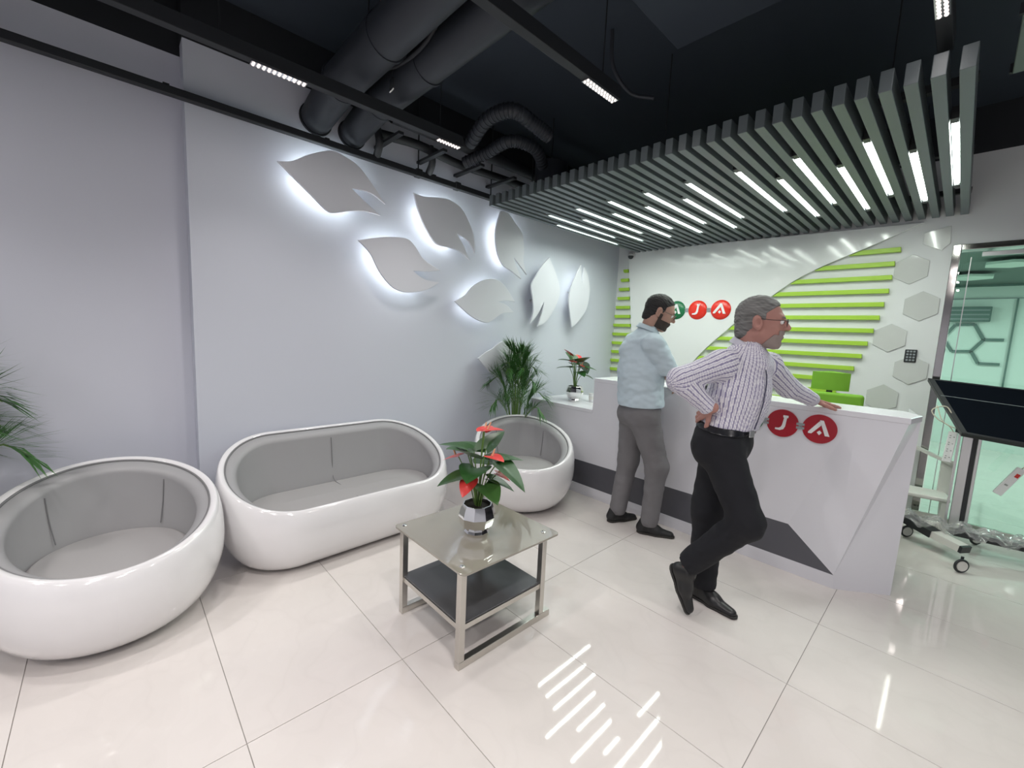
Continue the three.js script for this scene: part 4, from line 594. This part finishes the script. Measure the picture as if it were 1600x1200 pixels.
  for (const c of o.cuffs) { const n = nrm(c.n); const q = new THREE.Quaternion().setFromUnitVectors(V(0, 1, 0), V(...n)); part('cuff', lathe([[c.r - 0.006, 0.004], [c.r, 0.005], [c.r + 0.002, -0.012], [c.r + 0.003, -c.w], [c.r - 0.004, -c.w - 0.003]], 28).applyQuaternion(q).translate(...c.p), o.collarMat, shirt); }
  const tr = uni(o.trousers, 0.035), wst = o.waist;
  const trF = (x, y, z) => { let d = tr(x, y, z) + wr(x, y, z, 0.005); d = Math.max(d, dot(sub([x, y, z], wst.p), wst.n)); for (const c of o.hems) d = Math.max(d, Math.hypot(x - c.p[0], y - c.p[1], z - c.p[2]) < 0.13 ? dot(sub([x, y, z], c.p), c.n) : -1e3); return d; };
  const trs = part('trousers', netMesh(trF, ...around([J.hipR, J.hipL, J.knR, J.knL, J.anR, J.anL, wst.p], 0.17), 0.0075), std(lin(...o.trouserColor), 0.85), t, o.trouserLabel);
  if (o.belt) { const bf = (x, y, z) => { const h = dot(sub([x, y, z], wst.p), wst.n); return Math.max(tr(x, y, z) - 0.010, h + 0.006, -h - 0.038); }; const b = part('belt', netMesh(bf, ...around([add(wst.p, [0.2, 0.07, 0.2]), add(wst.p, [-0.2, -0.09, -0.2])], 0.02), 0.005), M.blackGloss, trs, 'black leather belt'); const bp = o.buckle; part('buckle', new RoundedBoxGeometry(0.008, 0.036, 0.04, 2, 0.003).applyQuaternion(new THREE.Quaternion().setFromUnitVectors(V(1, 0, 0), V(...o.fwd))).translate(...bp), M.chrome, b); }
  for (const s of o.shoes) shoe(s.heel, s.toe, s.up, s.L, o.shoeMat, t, o.soleMat);
  if (o.extras) o.extras(t, shirt, trs);
  return t;
}
M.navy = std(lin(0.03, 0.03, 0.07), 0.6);
M.lens = phy(lin(0.98, 0.98, 0.98), 0.0, { transmission: 1, thickness: 0 });
{ // man leaning on the counter
  const J = { pelvis: [-0.84, 1.0, -2.42], hipR: [-0.825, 0.955, -2.335], hipL: [-0.85, 0.95, -2.505], chest: [-0.802, 1.324, -2.47], neck: [-0.788, 1.492, -2.492], head: [-0.742, 1.617, -2.50], shR: [-0.845, 1.395, -2.305], shL: [-0.735, 1.39, -2.655], elR: [-0.96, 1.308, -2.08], wrR: [-0.85, 1.165, -2.225], elL: [-0.684, 1.262, -2.92], wrL: [-0.597, 1.178, -3.16], knR: [-0.645, 0.61, -2.29], anR: [-0.90, 0.285, -2.262], knL: [-0.895, 0.545, -2.46], anL: [-0.885, 0.12, -2.46] };
  const fwd = nrm([0.95, 0, 0.315]), cR = mixv(J.elR, J.wrR, 0.93), cL = mixv(J.elL, J.wrL, 0.95), dR = nrm(sub(J.wrR, J.elR)), dL = nrm(sub(J.wrL, J.elL));
  const bones = [[[-0.83, 1.0, -2.42], J.neck, 0.15], [J.shR, J.elR, 0.055], [J.elR, J.wrR, 0.048], [J.shL, J.elL, 0.055], [J.elL, J.wrL, 0.048]];
  const segD = (p, a, b) => { const ab = sub(b, a), h = Math.max(0, Math.min(1, dot(sub(p, a), ab) / dot(ab, ab))); return Math.hypot(...sub(p, add(a, ab, h))); };
  const stripe = (x, y, z) => {
    const p = [x, y, z]; let bi = 0, bd = 1e9; bones.forEach((b, i) => { const d = segD(p, b[0], b[1]) - b[2]; if (d < bd) { bd = d; bi = i; } });
    const [a, b, r] = bones[bi], ax = nrm(sub(b, a)), q = sub(p, a), rad = sub(q, ax.map(k => k * dot(q, ax))), e1 = bi ? nrm(crs(ax, [0.2, 1, 0.1])) : fwd, e2 = crs(ax, e1);
    const an = Math.atan2(dot(rad, e2), dot(rad, e1)), u = an * r / 0.0205, f = u - Math.floor(u);
    return f < 0.30 ? [0.22, 0.20, 0.34] : f > 0.58 && f < 0.72 ? [0.44, 0.42, 0.55] : [0.74, 0.73, 0.77];
  };
  makePerson({
    label: 'grey-haired man in purple-striped shirt and black trousers leaning on the counter', J, fwd, headF: nrm([0.975, -0.03, -0.22]), hs: 1.12, rx: 0.094, origin: [-0.86, 0, -2.4],
    skin: [0.41, 0.205, 0.17], hair: [0.19, 0.19, 0.185], hairLabel: 'short swept-back grey hair', hairShift: 0.0, beard: [0.29, 0.235, 0.215], beardT: 0.004, beardLabel: 'short grey beard', glassColor: [0.03, 0.012, 0.014],
    hairline: (a, b, c) => Math.max((b - 0.064) * 0.92 - (a - 0.042) * 0.85, Math.min(-0.028 - a, b + 0.085), Math.min(0.02 - a, b - 0.012)), beardLine: (a, b, c) => Math.min(Math.max(-0.050 - b + (a < 0.06 ? (a - 0.06) * 1.1 : 0), Math.min(-0.030 - b, a - 0.078)), a - 0.012, b + 0.115, Math.max(Math.hypot((b + 0.051) * 1.6, c * 0.45) - 0.011, 0.07 - a)),
    hands: [[J.wrR, [-0.72, -0.38, -0.52], [0.3, -0.3, -0.9], [0.5, -0.8, 0.1], [0.3, 0.35, 0.4, 0.45]], [J.wrL, [0.50, -0.22, -0.86], [0, -1, 0], [0.9, 0, 0.4], [0.02, 0.05, 0.10, 0.14], 1.6]],
    shirt: [cap([-0.825, 1.06, -2.43], [-0.80, 1.25, -2.455], 0.168, 0.172, fwd, 1.32), cap([-0.80, 1.22, -2.455], [-0.792, 1.365, -2.475], 0.172, 0.152, fwd, 1.3), cap(J.shR, J.shL, 0.068, 0.068), cap(J.neck, [-0.79, 1.40, -2.48], 0.066, 0.115)],
    sleeves: [cap(J.shR, J.elR, 0.076, 0.060), cap(J.elR, J.wrR, 0.060, 0.044), cap(J.shL, J.elL, 0.072, 0.056), cap(J.elL, J.wrL, 0.056, 0.042)],
    cuffs: [{ p: cR, n: dR, r: 0.043, w: 0.05 }, { p: cL, n: dL, r: 0.042, w: 0.05 }], hem: { p: [-0.80, 1.065, -2.42], n: nrm([0.115, 1, 0.04]) },
    collarR: 1.13, armBlend: 0.035, wrinkle: 0.005, shirtCell: 0.0048, shirtColor: stripe, shirtMat: new THREE.MeshStandardMaterial({ vertexColors: true, roughness: 0.8 }), shirtLabel: 'white shirt with purple stripes', collarMat: std(lin(0.55, 0.54, 0.62), 0.8),
    trousers: [cap([-0.83, 1.09, -2.427], [-0.84, 1.0, -2.42], 0.155, 0.170, fwd, 1.32), cap([-0.845, 0.95, -2.345], [-0.855, 0.95, -2.50], 0.125, 0.125), cap([-0.895, 0.92, -2.38], [-0.895, 0.90, -2.47], 0.09, 0.09), cap([-0.88, 0.88, -2.48], [-0.90, 0.60, -2.47], 0.095, 0.085), cap(J.hipR, J.knR, 0.108, 0.082), cap(J.knR, J.anR, 0.080, 0.066), cap(J.hipL, J.knL, 0.108, 0.088), cap(J.knL, J.anL, 0.086, 0.072)],
    waist: { p: [-0.80, 1.08, -2.42], n: nrm([0.115, 1, 0.04]) }, hems: [{ p: add(J.anR, nrm(sub(J.anR, J.knR)), 0.0), n: nrm(sub(J.anR, J.knR)) }, { p: [-0.885, 0.085, -2.46], n: [0.1, -1, 0] }],
    trouserColor: [0.004, 0.0045, 0.008], trouserLabel: 'black trousers', belt: true, buckle: [-0.695, 1.045, -2.385],
    shoes: [{ heel: [-1.0, 0.245, -2.262], toe: [-0.873, 0.012, -2.248], up: [0.85, 0.5, 0], L: 0.272 }, { heel: [-0.955, 0, -2.472], toe: [-0.685, 0, -2.43], up: [0, 1, 0], L: 0.285 }],
    shoeMat: std(lin(0.012, 0.012, 0.013), 0.35), soleMat: std(lin(0.02, 0.019, 0.018), 0.5),
    extras: (t, shirt) => { const c = fwd, s = crs(c, [0, 1, 0]); part('placket', tube([[-0.712, 1.435, -2.445], [-0.672, 1.36, -2.425], [-0.664, 1.25, -2.41], [-0.672, 1.15, -2.395], [-0.688, 1.07, -2.39]].map(p => add(p, c, 0.002)), 0.0026, 24, 6), M.navy, shirt, 'dark button placket edge'); },
  });
}

{ // man bent over the counter top
  const fw = [0.55, 0, -0.835], J = { pelvis: [-1.668, 0.99, -2.975], hipR: [-1.61, 0.94, -2.93], hipL: [-1.74, 0.94, -3.02], chest: [-1.687, 1.386, -2.964], neck: [-1.655, 1.575, -2.985], head: [-1.592, 1.708, -3.02], shR: [-1.545, 1.475, -2.865], shL: [-1.815, 1.475, -3.055], elR: [-1.468, 1.31, -2.955], wrR: [-1.512, 1.19, -3.135], elL: [-1.70, 1.25, -3.17], wrL: [-1.565, 1.20, -3.31], knR: [-1.50, 0.54, -3.0], anR: [-1.515, 0.11, -2.985], knL: [-1.765, 0.53, -3.03], anL: [-1.80, 0.11, -2.985] };
  const cR = mixv(J.elR, J.wrR, 0.10), cL = mixv(J.elL, J.wrL, 0.10);
  makePerson({
    label: 'dark-haired bearded man in pale blue shirt and grey trousers standing at the counter', J, fwd: fw, headF: nrm([0.80, -0.38, -0.50]), hs: 1.06, rx: 0.098, origin: [-1.65, 0, -3],
    skin: [0.42, 0.25, 0.19], hair: [0.013, 0.012, 0.012], hairLabel: 'short dark hair', hairShift: -0.002, beard: [0.055, 0.042, 0.036], beardT: 0.0035, beardLabel: 'dark trimmed beard', glassColor: [0.08, 0.07, 0.06],
    hairline: (a, b, c) => Math.max((b - 0.06) * 0.9 - (a - 0.035) * 0.8, Math.min(-0.025 - a, b + 0.08), Math.min(0.022 - a, b - 0.0)), beardLine: (a, b, c) => Math.min(Math.max(-0.042 - b, Math.min(0.022 - a, -0.005 - b)), a + 0.0, b + 0.105),
    hands: [[J.wrR, [-0.15, -0.42, -0.88], [-0.6, -0.6, -0.2], [-0.6, 0.3, -0.4], [0.3, 0.35, 0.4, 0.45]], [J.wrL, [0.45, -0.45, -0.75], [0.3, -0.8, 0.2], [0.8, 0.2, 0.3], [0.3, 0.35, 0.4, 0.45]]],
    shirt: [cap([-1.668, 1.02, -2.975], [-1.685, 1.25, -2.968], 0.196, 0.19, fw, 1.15), cap([-1.685, 1.22, -2.968], [-1.688, 1.42, -2.962], 0.192, 0.165, fw, 1.22), cap(J.shR, J.shL, 0.078, 0.078), cap(J.neck, [-1.68, 1.48, -2.97], 0.075, 0.12), cap([-1.74, 1.42, -2.88], [-1.72, 1.25, -2.90], 0.075, 0.08)],
    sleeves: [cap(J.shR, J.elR, 0.080, 0.068), cap(J.elR, mixv(J.elR, J.wrR, 0.15), 0.066, 0.058), cap(J.shL, J.elL, 0.078, 0.066), cap(J.elL, mixv(J.elL, J.wrL, 0.15), 0.064, 0.056)],
    cuffs: [{ p: cR, n: nrm(sub(J.wrR, J.elR)), r: 0.060, w: 0.045 }, { p: cL, n: nrm(sub(J.wrL, J.elL)), r: 0.058, w: 0.045 }], hem: { p: [-1.67, 1.0, -2.97], n: nrm([-0.02, 1, 0.02]) },
    collarR: 1.12, armBlend: 0.014, wrinkle: 0.011, shirtCell: 0.006, shirtMat: std(lin(0.50, 0.60, 0.66), 0.8), shirtLabel: 'pale blue untucked shirt', collarMat: std(lin(0.50, 0.60, 0.66), 0.8),
    trousers: [cap([-1.67, 1.08, -2.975], [-1.67, 1.0, -2.975], 0.150, 0.158, fw, 1.15), cap([-1.615, 0.94, -2.94], [-1.735, 0.94, -3.02], 0.122, 0.122), cap([-1.685, 0.92, -2.91], [-1.75, 0.92, -2.955], 0.088, 0.088), cap(J.hipR, J.knR, 0.115, 0.084), cap(J.knR, J.anR, 0.080, 0.066), cap(J.hipL, J.knL, 0.115, 0.084), cap(J.knL, J.anL, 0.080, 0.066)],
    waist: { p: [-1.67, 1.07, -2.97], n: [0, 1, 0] }, hems: [{ p: [-1.515, 0.07, -2.985], n: [0, -1, 0] }, { p: [-1.80, 0.07, -2.985], n: [0, -1, 0] }],
    trouserColor: [0.165, 0.16, 0.168], trouserLabel: 'grey chino trousers',
    shoes: [{ heel: [-1.60, 0, -2.945], toe: [-1.345, 0, -3.085], up: [0, 1, 0], L: 0.29 }, { heel: [-1.845, 0, -2.91], toe: [-1.725, 0, -3.17], up: [0, 1, 0], L: 0.285 }],
    shoeMat: std(lin(0.012, 0.012, 0.013), 0.5), soleMat: std(lin(0.03, 0.027, 0.024), 0.6),
    extras: (t, shirt, trs) => { part('pocket_edge', tube([[-1.525, 1.0, -2.915], [-1.505, 0.95, -2.90], [-1.51, 0.90, -2.885]], 0.004, 10, 5), M.darkPlastic, trs); },
  });
}
scene.traverse(o => { if (o.isMesh) { o.castShadow = true; o.receiveShadow = true; } });
renderer.render(scene, camera);
